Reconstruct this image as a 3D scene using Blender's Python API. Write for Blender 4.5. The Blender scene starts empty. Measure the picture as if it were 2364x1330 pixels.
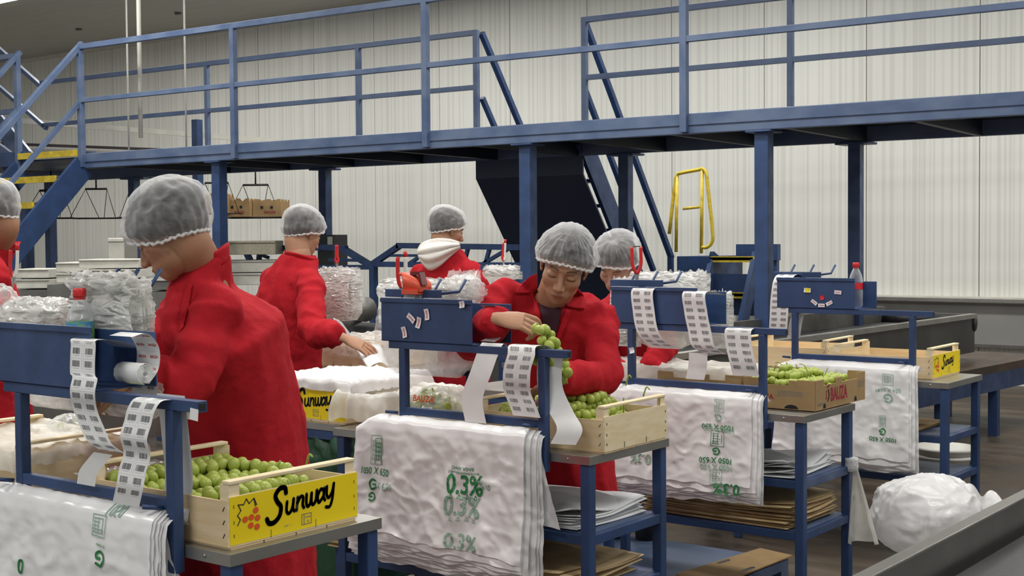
import bpy, bmesh, math, random
import numpy as np
from mathutils import Vector, Matrix, noise
S = bpy.context.scene
COL = S.collection
random.seed(7)
R = math.radians
# ---------------------------------------------------------------- camera
FPX, CX, CY, CAMH = 3050.0, 1182.0, 665.0, 1.55
YAW, PITCH, ROLL = R(37.7), R(2.07), R(0.44)
cd = bpy.data.cameras.new('camera'); cam = bpy.data.objects.new('camera', cd); COL.objects.link(cam)
cd.sensor_width = 36.0; cd.lens = 36.0 * FPX / 2364.0; cd.clip_end = 200
CROT = Matrix.Rotation(YAW, 3, 'Z') @ Matrix.Rotation(math.pi/2 - PITCH, 3, 'X') @ Matrix.Rotation(-ROLL, 3, 'Z')
cam.matrix_world = Matrix.Translation((0, 0, CAMH)) @ CROT.to_4x4()
S.camera = cam
CAM = Vector((0, 0, CAMH))
# ---------------------------------------------------------------- world, light, exposure
S.view_settings.view_transform = 'Standard'; S.view_settings.look = 'None'
S.view_settings.exposure = 0.0; S.view_settings.gamma = 1.0; S.view_settings.use_curve_mapping = False
w = bpy.data.worlds.new('hall_ambient'); S.world = w; w.use_nodes = True
w.node_tree.nodes['Background'].inputs[0].default_value = (0.93, 0.96, 0.95, 1)
w.node_tree.nodes['Background'].inputs[1].default_value = 0.50
def area(x, y, z, sx, sy, power, rz=0.0, col=(1.0, 0.985, 0.94)):
    l = bpy.data.lights.new('tube_light', 'AREA'); l.shape = 'RECTANGLE'; l.size = sx; l.size_y = sy
    l.energy = power; l.color = col
    o = bpy.data.objects.new('tube_light', l); COL.objects.link(o); o.location = (x, y, z); o.rotation_euler = (0, 0, rz)
    return o
LAMPS = [(-2.0, -1.2), (-6.5, 0.2), (0.8, 3.0), (-4.2, 3.4), (-8.6, 4.6), (-1.2, 6.2), (-5.4, 6.6), (-10.6, 7.0),
         (-2.2, 11.3), (-6.6, 11.3), (-11.0, 11.3), (-15.4, 11.0), (2.0, 9.5), (-19.5, 9.5), (-16.5, 4.5)]  # unseen lamp farthest left is added to brighten the dark left end
for (lx, ly) in LAMPS:
    area(lx, ly, 4.84, 2.4, 0.35, 108 if ly > 9 else 98)
def ray(px, py): return CROT @ Vector(((px-CX)/FPX, -(py-CY)/FPX, -1.0))
def PZ(px, py, z): d = ray(px, py); return CAM + d * ((z-CAMH)/d.z)
def PD(px, py, dep): return CAM + ray(px, py) * dep
def PY(px, py, y): d = ray(px, py); return CAM + d * (y/d.y)
def PX(px, py, x): d = ray(px, py); return CAM + d * (x/d.x)
# ---------------------------------------------------------------- materials
MATS = {}
def nn(nt, t, **k):
    n = nt.nodes.new(t)
    for a, b in k.items(): setattr(n, a, b)
    return n
def mat(name, col, rough=0.5, metal=0.0, var=0.0, vscale=4.0, bump=0.0, bscale=40.0, bdist=0.01, col2=None, stretch=(1,1,1), alpha=1.0,
        trans=0.0, coat=0.0, sss=0.0, spec=0.5, detail=4.0, lo=0.35, hi=0.65, attr=None, sheen=0.0, rvar=0.0, ssc=0.01):
    if name in MATS: return MATS[name]
    m = bpy.data.materials.new(name); m.use_nodes = True; MATS[name] = m
    nt = m.node_tree; b = nt.nodes['Principled BSDF']
    b.inputs['Base Color'].default_value = (*col, 1); b.inputs['Roughness'].default_value = rough
    b.inputs['Metallic'].default_value = metal; b.inputs['Alpha'].default_value = alpha
    b.inputs['Transmission Weight'].default_value = trans; b.inputs['Coat Weight'].default_value = coat
    b.inputs['Specular IOR Level'].default_value = spec; b.inputs['Sheen Weight'].default_value = sheen
    if sss: 
        b.inputs['Subsurface Weight'].default_value = sss; b.inputs['Subsurface Scale'].default_value = ssc
        b.inputs['Subsurface Radius'].default_value = (1.0, .4, .2)
    tc = nn(nt, 'ShaderNodeTexCoord'); mp = nn(nt, 'ShaderNodeMapping'); mp.inputs['Scale'].default_value = stretch
    nt.links.new(tc.outputs['Object'], mp.inputs['Vector'])
    base = None
    if attr:
        at = nn(nt, 'ShaderNodeVertexColor', layer_name=attr); base = at.outputs['Color']
    if var or col2:
        n = nn(nt, 'ShaderNodeTexNoise'); n.inputs['Scale'].default_value = vscale; n.inputs['Detail'].default_value = detail
        nt.links.new(mp.outputs[0], n.inputs['Vector'])
        rmp = nn(nt, 'ShaderNodeMapRange'); rmp.inputs[1].default_value = lo; rmp.inputs[2].default_value = hi
        nt.links.new(n.outputs['Fac'], rmp.inputs[0])
        mx = nn(nt, 'ShaderNodeMix', data_type='RGBA')
        c2 = col2 if col2 else tuple(max(0, c*(1-var)) for c in col)
        nt.links.new(rmp.outputs[0], mx.inputs['Factor'])
        mx.inputs['A'].default_value = (*col, 1); mx.inputs['B'].default_value = (*c2, 1)
        if base:
            m2 = nn(nt, 'ShaderNodeMix', data_type='RGBA', blend_type='MULTIPLY'); m2.inputs['Factor'].default_value = 1
            nt.links.new(base, m2.inputs['A']); nt.links.new(mx.outputs['Result'], m2.inputs['B']); base = m2.outputs['Result']
        else: base = mx.outputs['Result']
        if rvar:
            mr = nn(nt, 'ShaderNodeMapRange'); mr.inputs[3].default_value = rough; mr.inputs[4].default_value = rough + rvar
            nt.links.new(rmp.outputs[0], mr.inputs[0]); nt.links.new(mr.outputs[0], b.inputs['Roughness'])
    if base: nt.links.new(base, b.inputs['Base Color'])
    if bump:
        n = nn(nt, 'ShaderNodeTexNoise'); n.inputs['Scale'].default_value = bscale; n.inputs['Detail'].default_value = 5
        nt.links.new(mp.outputs[0], n.inputs['Vector'])
        bp = nn(nt, 'ShaderNodeBump'); bp.inputs['Strength'].default_value = bump; bp.inputs['Distance'].default_value = bdist
        nt.links.new(n.outputs['Fac'], bp.inputs['Height']); nt.links.new(bp.outputs['Normal'], b.inputs['Normal'])
    return m
BLUE = mat('blue_paint', (0.032, 0.070, 0.185), 0.38, var=0.30, vscale=7, bump=0.12, bscale=60, bdist=0.004, rvar=.15)
BLUE2 = mat('worn_blue_paint', (0.066, 0.104, 0.205), 0.38, col2=(0.115, 0.16, 0.26), vscale=3.5, bump=0.15, bscale=30, bdist=0.004, rvar=.2, stretch=(1, 1, 1.5))
STEEL = mat('stainless_steel', (0.50, 0.49, 0.46), 0.30, metal=0.9, var=0.25, vscale=5, rvar=.2, bump=.05, bscale=20)
DSTEEL = mat('grey_steel', (0.22, 0.215, 0.20), 0.42, metal=0.6, var=0.3, vscale=6, rvar=.15)
RUBBER = mat('belt_rubber', (0.075, 0.075, 0.08), 0.45, var=0.4, vscale=5, bump=.1, bscale=60, stretch=(4, .6, 1))
WOOD = mat('poplar_wood', (0.78, 0.62, 0.40), 0.65, col2=(0.70, 0.52, 0.30), vscale=5, stretch=(1, 1, 8), bump=.08, bscale=30, spec=.25)
WOODE = mat('poplar_slat', (0.84, 0.72, 0.50), 0.65, col2=(0.76, 0.62, 0.38), vscale=7, stretch=(2, 2, 10), spec=.25)
YEL = mat('yellow_print', (0.93, 0.70, 0.012), 0.45, var=0.06, vscale=3, spec=.3)
YPAINT = mat('yellow_paint', (0.78, 0.58, 0.045), 0.45, var=0.3, vscale=18)
INK = mat('navy_ink', (0.012, 0.014, 0.03), 0.6)
LOGO_RED = mat('logo_red', (0.75, 0.10, 0.01), 0.6)
REDINK = mat('maroon_ink', (0.33, 0.01, 0.035), 0.6)
LRED = mat('label_red', (0.6, 0.06, 0.08), 0.6)
GREENINK = mat('green_ink', (0.015, 0.20, 0.055), 0.5)
PALEGREEN = mat('pale_green_ink', (0.30, 0.46, 0.36), 0.5)
GREYINK = mat('grey_print', (0.20, 0.20, 0.21), 0.6)
LPAPER = mat('label_paper', (0.86, 0.86, 0.86), 0.5, var=.05, vscale=20)
LGREY = mat('label_liner_print', (0.70, 0.70, 0.71), 0.5)
PAPER = mat('white_paper', (0.80, 0.81, 0.82), 0.7, var=.06, vscale=6, bump=.1, bscale=15)
KRAFT = mat('kraft_board', (0.40, 0.265, 0.13), 0.8, var=.16, vscale=10, bump=.05, bscale=80, spec=.2)
KRAFTL = mat('pale_kraft_sheet', (0.64, 0.49, 0.29), 0.8, col2=(.50, .36, .19), vscale=10, stretch=(1, 1, 4), spec=.2)
DARK = mat('black_parts_and_hole_shade', (0.012, 0.012, 0.014), 0.5)  # black of staples, roller and fittings; also painted in as shade inside holes
REDCLOTH = mat('red_cotton', (0.47, 0.017, 0.027), 0.85, col2=(0.39, 0.013, 0.021), vscale=14, bump=.4, bscale=11, bdist=.03, sheen=.0, spec=.12, lo=.3, hi=.7)
TROUS = mat('dark_trousers', (0.02, 0.022, 0.03), 0.9)
SHOE = mat('black_rubber_boot', (0.02, 0.02, 0.02), 0.5)
SHIRT = mat('dark_maroon_knit', (0.045, 0.012, 0.025), 0.9)
HOODM = mat('cream_jersey', (0.74, 0.71, 0.66), 0.9, var=.1, vscale=12, bump=.4, bscale=20)
SKIN = mat('skin', (1, 1, 1), 0.48, attr='Col', var=.07, vscale=25, sss=.12, spec=.4, bump=.06, bscale=180, bdist=.002)
HAIR = mat('dark_hair', (0.018, 0.013, 0.010), 0.45, var=.4, vscale=60, stretch=(1, 1, 6), bump=.5, bscale=120, bdist=.004)
REDPL = mat('red_plastic', (0.62, 0.02, 0.02), 0.35)
ORPL = mat('orange_red_plastic', (0.75, 0.10, 0.045), 0.35)
WHPL = mat('white_plastic', (0.78, 0.78, 0.74), 0.4)
GREENT = mat('green_tarp', (0.018, 0.085, 0.04), 0.4, var=.3, vscale=4, bump=.3, bscale=8, bdist=.03)
GRAPE = mat('grape_skin', (0.44, 0.50, 0.11), 0.36, col2=(0.30, 0.38, 0.055), vscale=30, sss=.35, ssc=.012, spec=.45, detail=2)
STEM = mat('grape_stem', (0.30, 0.42, 0.08), 0.6, var=.3, vscale=40)
CREAM = mat('cream_paint', (0.66, 0.64, 0.57), 0.5, var=.12, vscale=6)
FOAM = mat('white_foam_boxes', (0.68, 0.665, 0.60), 0.8, var=.18, vscale=9)
PIPE = mat('dark_pipe', (0.05, 0.035, 0.035), 0.5)
WIRE = mat('dark_wire', (0.03, 0.03, 0.032), 0.5, metal=.5)
PINK = mat('pink_plastic', (0.75, 0.12, 0.35), 0.4)
BLUEL = mat('bottle_label', (0.10, 0.38, 0.66), 0.4, col2=(0.25, 0.55, 0.12), vscale=22, lo=.48, hi=.55)
REDL = mat('cola_label', (0.7, 0.02, 0.03), 0.4)
YSTK = mat('yellow_sticker', (0.9, 0.75, 0.02), 0.5)
EMIT = bpy.data.materials.new('lamp_glow'); EMIT.use_nodes = True
_b = EMIT.node_tree.nodes['Principled BSDF']; _b.inputs['Emission Color'].default_value = (1, .99, .95, 1); _b.inputs['Emission Strength'].default_value = 6
def film(name, col, alpha, rough=.2, bump=.6, bscale=25, bdist=.03, edge=.35, vs=6, avar=.25, spec=.6, stretch=(1,1,1), translucent=.35, veil=0):
    """thin plastic film: transparent mixed with glossy white, denser where folds turn edge-on"""
    m = bpy.data.materials.new(name); m.use_nodes = True; nt = m.node_tree; MATS[name] = m
    b = nt.nodes['Principled BSDF']; out = nt.nodes['Material Output']
    b.inputs['Base Color'].default_value = (*col, 1); b.inputs['Roughness'].default_value = rough; b.inputs['Specular IOR Level'].default_value = spec
    tc = nn(nt, 'ShaderNodeTexCoord'); mp = nn(nt, 'ShaderNodeMapping'); mp.inputs['Scale'].default_value = stretch
    nt.links.new(tc.outputs['Object'], mp.inputs['Vector'])
    n = nn(nt, 'ShaderNodeTexNoise'); n.noise_type = 'RIDGED_MULTIFRACTAL'; n.inputs['Scale'].default_value = bscale; n.inputs['Detail'].default_value = 3
    n.inputs['Distortion'].default_value = .6
    nt.links.new(mp.outputs[0], n.inputs['Vector'])
    bp = nn(nt, 'ShaderNodeBump'); bp.inputs['Strength'].default_value = bump; bp.inputs['Distance'].default_value = bdist
    nt.links.new(n.outputs['Fac'], bp.inputs['Height']); nt.links.new(bp.outputs['Normal'], b.inputs['Normal'])
    tl = nn(nt, 'ShaderNodeBsdfTranslucent'); tl.inputs['Color'].default_value = (*col, 1)
    m1 = nn(nt, 'ShaderNodeMixShader'); m1.inputs[0].default_value = translucent
    nt.links.new(b.outputs[0], m1.inputs[1]); nt.links.new(tl.outputs[0], m1.inputs[2])
    tr = nn(nt, 'ShaderNodeBsdfTransparent')
    lw = nn(nt, 'ShaderNodeLayerWeight'); lw.inputs['Blend'].default_value = .35
    n2 = nn(nt, 'ShaderNodeTexNoise'); n2.inputs['Scale'].default_value = vs; n2.inputs['Detail'].default_value = 6
    nt.links.new(mp.outputs[0], n2.inputs['Vector'])
    a1 = nn(nt, 'ShaderNodeMath', operation='MULTIPLY_ADD'); nt.links.new(lw.outputs['Facing'], a1.inputs[0]); a1.inputs[1].default_value = edge; a1.inputs[2].default_value = alpha
    a2 = nn(nt, 'ShaderNodeMath', operation='SUBTRACT'); nt.links.new(n2.outputs['Fac'], a2.inputs[0]); a2.inputs[1].default_value = .5
    a3 = nn(nt, 'ShaderNodeMath', operation='MULTIPLY_ADD', use_clamp=True); nt.links.new(a2.outputs[0], a3.inputs[0]); a3.inputs[1].default_value = avar*3; nt.links.new(a1.outputs[0], a3.inputs[2])
    m2 = nn(nt, 'ShaderNodeMixShader'); nt.links.new(a3.outputs[0], m2.inputs[0])
    nt.links.new(tr.outputs[0], m2.inputs[1]); nt.links.new(m1.outputs[0], m2.inputs[2]); nt.links.new(m2.outputs[0], out.inputs['Surface'])
    return m
NET = film('hairnet_fabric', (0.92, 0.92, 0.93), 0.13, rough=.7, bump=.25, bscale=45, bdist=.006, edge=.65, vs=38, avar=.16, spec=.2)
NETB = film('hairnet_band', (0.93, 0.93, 0.93), 0.80, rough=.7, bump=.3, bscale=80, edge=.3, vs=60, avar=.1, spec=.2)
BAG = film('white_bag_film', (0.97, 0.965, 0.97), 0.90, rough=.26, bump=.4, bscale=7, bdist=.012, edge=.2, vs=5, avar=.10, spec=.6, stretch=(1, 1, 1.6), translucent=.14)
CLEAR = film('clear_bag_film', (0.95, 0.95, 0.94), 0.30, rough=.12, bump=.9, bscale=16, bdist=.05, edge=.45, vs=14, avar=.5, spec=1.0)
CLEARD = film('stacked_clear_bags', (0.90, 0.90, 0.875), 0.72, rough=.12, bump=1.0, bscale=16, bdist=.06, edge=.3, vs=12, avar=.4, spec=1.0, stretch=(1, 1, 3))
LINER = film('cream_liner_film', (0.93, 0.915, 0.86), 0.62, rough=.35, bump=.5, bscale=10, bdist=.04, edge=.3, vs=6, avar=.25, spec=.5)
BOTTLE = film('bottle_plastic', (0.93, 0.95, 0.96), 0.13, rough=.05, bump=.0, edge=.7, vs=10, avar=.08, spec=1.0, translucent=.1)
# wall / ceiling / floor materials
def wall_material():
    m = bpy.data.materials.new('ribbed_white_panel'); m.use_nodes = True; nt = m.node_tree; b = nt.nodes['Principled BSDF']
    b.inputs['Roughness'].default_value = .5
    tc = nn(nt, 'ShaderNodeTexCoord'); sx = nn(nt, 'ShaderNodeSeparateXYZ'); nt.links.new(tc.outputs['Object'], sx.inputs[0])
    n = nn(nt, 'ShaderNodeTexNoise', noise_dimensions='2D'); n.inputs['Scale'].default_value = 1; n.inputs['Detail'].default_value = 3
    mp = nn(nt, 'ShaderNodeMapping'); mp.inputs['Scale'].default_value = (20, 0.04, 1)
    cx = nn(nt, 'ShaderNodeCombineXYZ'); nt.links.new(sx.outputs['X'], cx.inputs[0]); nt.links.new(sx.outputs['Z'], cx.inputs[1])
    nt.links.new(cx.outputs[0], mp.inputs[0]); nt.links.new(mp.outputs[0], n.inputs['Vector'])
    n2 = nn(nt, 'ShaderNodeTexNoise'); n2.inputs['Scale'].default_value = .35; n2.inputs['Detail'].default_value = 3; nt.links.new(tc.outputs['Object'], n2.inputs['Vector'])
    r = nn(nt, 'ShaderNodeValToRGB'); r.color_ramp.elements[0].position = .42; r.color_ramp.elements[0].color = (.70, .70, .65, 1)
    r.color_ramp.elements[1].position = .53; r.color_ramp.elements[1].color = (.80, .80, .755, 1)
    nt.links.new(n.outputs['Fac'], r.inputs[0])
    mx = nn(nt, 'ShaderNodeMix', data_type='RGBA', blend_type='MULTIPLY'); mx.inputs['Factor'].default_value = 1
    r2 = nn(nt, 'ShaderNodeValToRGB'); r2.color_ramp.elements[0].position = .3; r2.color_ramp.elements[0].color = (.9, .9, .89, 1)
    r2.color_ramp.elements[1].position = .6; r2.color_ramp.elements[1].color = (1, 1, 1, 1); nt.links.new(n2.outputs['Fac'], r2.inputs[0])
    nt.links.new(r.outputs[0], mx.inputs['A']); nt.links.new(r2.outputs[0], mx.inputs['B']); nt.links.new(mx.outputs['Result'], b.inputs['Base Color'])
    bp = nn(nt, 'ShaderNodeBump'); bp.inputs['Strength'].default_value = .35; bp.inputs['Distance'].default_value = .012
    nt.links.new(n.outputs['Fac'], bp.inputs['Height']); nt.links.new(bp.outputs[0], b.inputs['Normal'])
    return m
WALL = wall_material()
CEIL = mat('grey_ceiling_panel', (0.47, 0.46, 0.42), 0.6, var=.1, vscale=3, stretch=(.3, 3, 1), bump=.1, bscale=20)
FLOOR = mat('wet_brown_concrete', (0.040, 0.029, 0.020), 0.30, col2=(0.125, 0.095, 0.068), vscale=1.9, stretch=(.7, 2.2, 1), bump=.35, bscale=14, bdist=.01, rvar=.35, detail=9)
# ---------------------------------------------------------------- mesh builder
class MB:
    def __init__(s): s.v = []; s.f = []; s.m = []; s.sm = []; s.mats = []; s.cur = -1; s.smooth = False
    def use(s, m, smooth=None):
        if m not in s.mats: s.mats.append(m)
        s.cur = s.mats.index(m)
        if smooth is not None: s.smooth = smooth
        return s
    def add(s, vs, fs, smooth=None):
        k = len(s.v); s.v += [tuple(v) for v in vs]
        for f in fs: s.f.append([i+k for i in f]); s.m.append(s.cur); s.sm.append(s.smooth if smooth is None else smooth)
        return s
    def box(s, x0, x1, y0, y1, z0, z1, M=None):
        vs = [Vector((x, y, z)) for z in (z0, z1) for (x, y) in ((x0, y0), (x1, y0), (x1, y1), (x0, y1))]
        if M: vs = [M @ v for v in vs]
        return s.add(vs, [(0, 3, 2, 1), (4, 5, 6, 7), (0, 1, 5, 4), (1, 2, 6, 5), (2, 3, 7, 6), (3, 0, 4, 7)], False)
    def bar(s, a, b, w=.04, h=None, up=(0, 0, 1), e=0.0):
        a = Vector(a); b = Vector(b); h = w if h is None else h; d = (b-a).normalized(); a = a-d*e; b = b+d*e
        upv = Vector(up)
        if abs(d.dot(upv)) > .97: upv = Vector((0, 1, 0))
        r = d.cross(upv).normalized(); t = r.cross(d).normalized()
        vs = [p + r*(w/2*i) + t*(h/2*j) for p in (a, b) for (i, j) in ((-1, -1), (1, -1), (1, 1), (-1, 1))]
        return s.add(vs, [(0, 1, 2, 3), (7, 6, 5, 4), (0, 4, 5, 1), (1, 5, 6, 2), (2, 6, 7, 3), (3, 7, 4, 0)], False)
    def tube(s, pts, r=.01, n=8, cap=True, closed=False):
        pts = [Vector(p) for p in pts]; N = len(pts); rr = r if isinstance(r, (list, tuple)) else [r]*N
        rings = []; prev = None
        for i, p in enumerate(pts):
            if closed: d = pts[(i+1) % N]-pts[i-1]
            else: d = pts[min(i+1, N-1)]-pts[max(i-1, 0)]
            if d.length < 1e-9: d = Vector((0, 0, 1))
            d.normalize()
            if prev is None:
                u = d.orthogonal().normalized()
            else:
                u = (prev - d*prev.dot(d)); u = u.normalized() if u.length > 1e-6 else d.orthogonal().normalized()
            prev = u; w_ = d.cross(u)
            rings.append([p + (u*math.cos(2*math.pi*k/n)+w_*math.sin(2*math.pi*k/n))*rr[i] for k in range(n)])
        vs = [v for ring in rings for v in ring]; fs = []
        for i in range(N if closed else N-1):
            j = (i+1) % N
            for k in range(n): fs.append((i*n+k, i*n+(k+1) % n, j*n+(k+1) % n, j*n+k))
        if cap and not closed: fs.append(tuple(range(n-1, -1, -1))); fs.append(tuple((N-1)*n+k for k in range(n)))
        return s.add(vs, fs, True)
    def loft(s, rings, cap=True):
        n = len(rings[0]); vs = [v for r_ in rings for v in r_]; fs = []
        for i in range(len(rings)-1):
            for k in range(n): fs.append((i*n+k, i*n+(k+1) % n, (i+1)*n+(k+1) % n, (i+1)*n+k))
        if cap: fs.append(tuple(range(n-1, -1, -1))); fs.append(tuple((len(rings)-1)*n+k for k in range(n)))
        return s.add(vs, fs, True)
    def lathe(s, prof, c=(0, 0, 0), n=24, cap=False):
        c = Vector(c); rings = [[c+Vector((r_*math.cos(2*math.pi*k/n), r_*math.sin(2*math.pi*k/n), z)) for k in range(n)] for (r_, z) in prof]
        return s.loft(rings, cap)
    def grid(s, fn, nu, nv, smooth=True, wrap=False):
        vs = [fn(i/nu, j/nv) for j in range(nv+1) for i in range(nu+1)]; W = nu+1
        fs = [(j*W+i, j*W+i+1, (j+1)*W+i+1, (j+1)*W+i) for j in range(nv) for i in range(nu)]
        return s.add(vs, fs, smooth)
    def ell(s, c, r, n=12, m=8, M=None):
        c = Vector(c); r = r if hasattr(r, '__len__') else (r, r, r); vs = []; fs = []
        for j in range(m+1):
            th = math.pi*j/m
            for k in range(n):
                ph = 2*math.pi*k/n; v = Vector((r[0]*math.sin(th)*math.cos(ph), r[1]*math.sin(th)*math.sin(ph), r[2]*math.cos(th)))
                vs.append(c + (M @ v if M else v))
        for j in range(m):
            for k in range(n): fs.append((j*n+k, (j+1)*n+k, (j+1)*n+(k+1) % n, j*n+(k+1) % n))
        return s.add(vs, fs, True)
    def poly(s, pts): return s.add(pts, [tuple(range(len(pts)))], False)
    def prism(s, pts, ext):
        n = len(pts); e = Vector(ext); a = [Vector(p) for p in pts]; vs = a+[p+e for p in a]
        return s.add(vs, [tuple(range(n-1, -1, -1)), tuple(range(n, 2*n))]+[(i, (i+1) % n, n+(i+1) % n, n+i) for i in range(n)], False)
    def mesh(s, name, off=(0, 0, 0)):
        me = bpy.data.meshes.new(name); o = Vector(off)
        me.from_pydata([tuple(Vector(v)-o) for v in s.v], [], s.f)
        for m in s.mats: me.materials.append(m)
        me.polygons.foreach_set('material_index', s.m); me.polygons.foreach_set('use_smooth', s.sm); me.update()
        return me
    def build(s, name, mt=None, parent=None, local=False, bevel=0, solid=0, sub=0, origin=None):
        """verts are world coordinates unless local=True (then in the parent's own frame)"""
        if -1 in s.m:
            if mt not in s.mats: s.mats.append(mt)
            k_ = s.mats.index(mt); s.m = [k_ if i < 0 else i for i in s.m]
        if parent is not None:
            off = Vector((0, 0, 0))
            if not local:
                p = parent
                while p: off += p.location; p = p.parent
            me = s.mesh(name, off); o = bpy.data.objects.new(name, me); COL.objects.link(o); o.parent = parent
        else:
            if local: off = Vector((0, 0, 0))
            else:
                xs = [v[0] for v in s.v]; ys = [v[1] for v in s.v]; zs = [v[2] for v in s.v]
                off = Vector(origin) if origin else Vector(((min(xs)+max(xs))/2, (min(ys)+max(ys))/2, min(zs)))
            me = s.mesh(name, off); o = bpy.data.objects.new(name, me); COL.objects.link(o); o.location = off
        if bevel: b = o.modifiers.new('bevel', 'BEVEL'); b.width = bevel; b.segments = 2; b.limit_method = 'ANGLE'
        if solid: b = o.modifiers.new('solid', 'SOLIDIFY'); b.thickness = solid; b.offset = 0
        if sub: b = o.modifiers.new('sub', 'SUBSURF'); b.levels = sub; b.render_levels = sub
        return o
def tag(o, label=None, cat=None, group=None, kind=None):
    if label: o['label'] = label
    if cat: o['category'] = cat
    if group: o['group'] = group
    if kind: o['kind'] = kind
    return o
def thing(name, loc, label=None, cat=None, group=None, rz=0.0):
    o = bpy.data.objects.new(name, None); COL.objects.link(o); o.location = loc; o.rotation_euler = (0, 0, rz); o.empty_display_size = .1
    return tag(o, label, cat, group)
KIDS = {}
def copy_tree(o, parent=None):
    c = o.copy(); COL.objects.link(c); c.parent = parent
    if parent: c.matrix_parent_inverse = o.matrix_parent_inverse
    for ch in [x for x in list(COL.objects) if x.parent == o]: copy_tree(ch, c)
    return c
def cr(pts, n=8):
    """smooth curve through points"""
    P = [Vector(p) for p in pts]; out = []
    if len(P) < 3: return P
    P = [P[0]*2-P[1]]+P+[P[-1]*2-P[-2]]
    for i in range(1, len(P)-2):
        for k in range(n):
            t = k/n; a, b, c, d = P[i-1], P[i], P[i+1], P[i+2]
            out.append(.5*((2*b)+(c-a)*t+(2*a-5*b+4*c-d)*t*t+(-a+3*b-3*c+d)*t**3))
    out.append(P[-2]); return out
# ---------------------------------------------------------------- lettering
TCACHE = {}
def text2d(txt, bold=0.0, shear=0.0):
    k = (txt, bold, shear)
    if k in TCACHE: return TCACHE[k]
    c = bpy.data.curves.new('t', 'FONT'); c.body = txt; c.size = 1; c.offset = bold; c.shear = shear; c.resolution_u = 3
    c.align_x = 'CENTER'; c.align_y = 'CENTER'
    o = bpy.data.objects.new('t', c); COL.objects.link(o)
    dg = bpy.context.evaluated_depsgraph_get(); dg.update(); me = bpy.data.meshes.new_from_object(o.evaluated_get(dg))
    bm = bmesh.new(); bm.from_mesh(me); bmesh.ops.triangulate(bm, faces=bm.faces[:])
    for _ in range(3):
        le = [e for e in bm.edges if e.calc_length() > .16]
        if le: bmesh.ops.subdivide_edges(bm, edges=le, cuts=1); bmesh.ops.triangulate(bm, faces=bm.faces[:])
    vs = [(v.co.x, v.co.y) for v in bm.verts]; bm.verts.index_update(); fs = [tuple(v.index for v in f.verts) for f in bm.faces]
    bm.free(); bpy.data.objects.remove(o); bpy.data.curves.remove(c); bpy.data.meshes.remove(me)
    w = max(v[0] for v in vs)-min(v[0] for v in vs); TCACHE[k] = (vs, fs, w); return TCACHE[k]
def put_text(mb, txt, m, fn, w, bold=0.0, shear=0.0, flip=False, mirror=False, sy=1.0):
    """fn(x,y) -> world point, x,y in metres about the text centre; w = width of the word"""
    vs, fs, tw = text2d(txt, bold, shear); k = w/tw; s = -1 if flip else 1; q = -1 if mirror else 1
    mb.use(m); mb.add([fn(v[0]*k*s*q, v[1]*k*s*sy) for v in vs], fs, False)
def strokes(mb, m, fn, lines, r, n=6):
    mb.use(m)
    for ln in lines:
        p = cr([(a, b, 0) for a, b in ln], n) if len(ln) > 2 else [Vector((a, b, 0)) for a, b in ln]
        for i in range(len(p)):
            mb.add([fn(p[i].x+r*math.cos(t*math.pi/5), p[i].y+r*math.sin(t*math.pi/5)) for t in range(10)], [tuple(range(10))], False)
            if i:
                d = (p[i]-p[i-1]); 
                if d.length < 1e-7: continue
                d.normalize(); q = Vector((-d.y, d.x, 0))*r
                mb.add([fn(*(z.xy)) for z in (p[i-1]+q, p[i-1]-q, p[i]-q, p[i]+q)], [(0, 1, 2, 3)], False)
def sunway(mb, fn, w, m=None):
    """brush script word, about 6.2 units wide"""
    m = m or INK; k = w/6.3
    def L(x0, y0, lines): return [[((x0+a+(y0+b)*.12)*k-w/2+.3*k, (y0+b+.10*(x0+a))*k-.45*k) for a, b in ln] for ln in lines]
    bigS = [[(1.35, 1.55), (1.2, 1.95), (.7, 2.0), (.35, 1.6), (.6, 1.1), (.95, .7), (.9, .1), (.45, -.25), (-.05, -.2), (-.3, .15)]]
    u = [[(0, .9), (0, .3), (.2, .02), (.45, .12), (.6, .5), (.62, .95)], [(.62, .9), (.62, .3), (.78, .04)]]
    n_ = [[(0, .02), (.02, .95)], [(.03, .55), (.3, .92), (.56, .8), (.56, .3), (.7, .04)]]
    w_ = [[(0, .95), (.04, .3), (.22, .02), (.45, .25), (.5, .9)], [(.5, .9), (.55, .25), (.75, .02), (.98, .3), (1.02, .98)]]
    a_ = [[(.6, .78), (.3, .95), (.02, .5), (.2, .02), (.6, .35)], [(.66, .95), (.64, .3), (.8, .04)]]
    y_ = [[(0, 1.0), (.04, .4), (.28, .12), (.6, .5), (.7, 1.05)], [(.7, 1.05), (.66, 0.0), (.45, -.55), (.05, -.5)]]
    strokes(mb, m, fn, L(.1, 0, bigS), .185*k); strokes(mb, m, fn, L(1.62, 0, u)+L(2.62, 0, n_)+L(3.5, 0, w_)+L(4.62, 0, a_)+L(5.52, 0, y_), .128*k)
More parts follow.
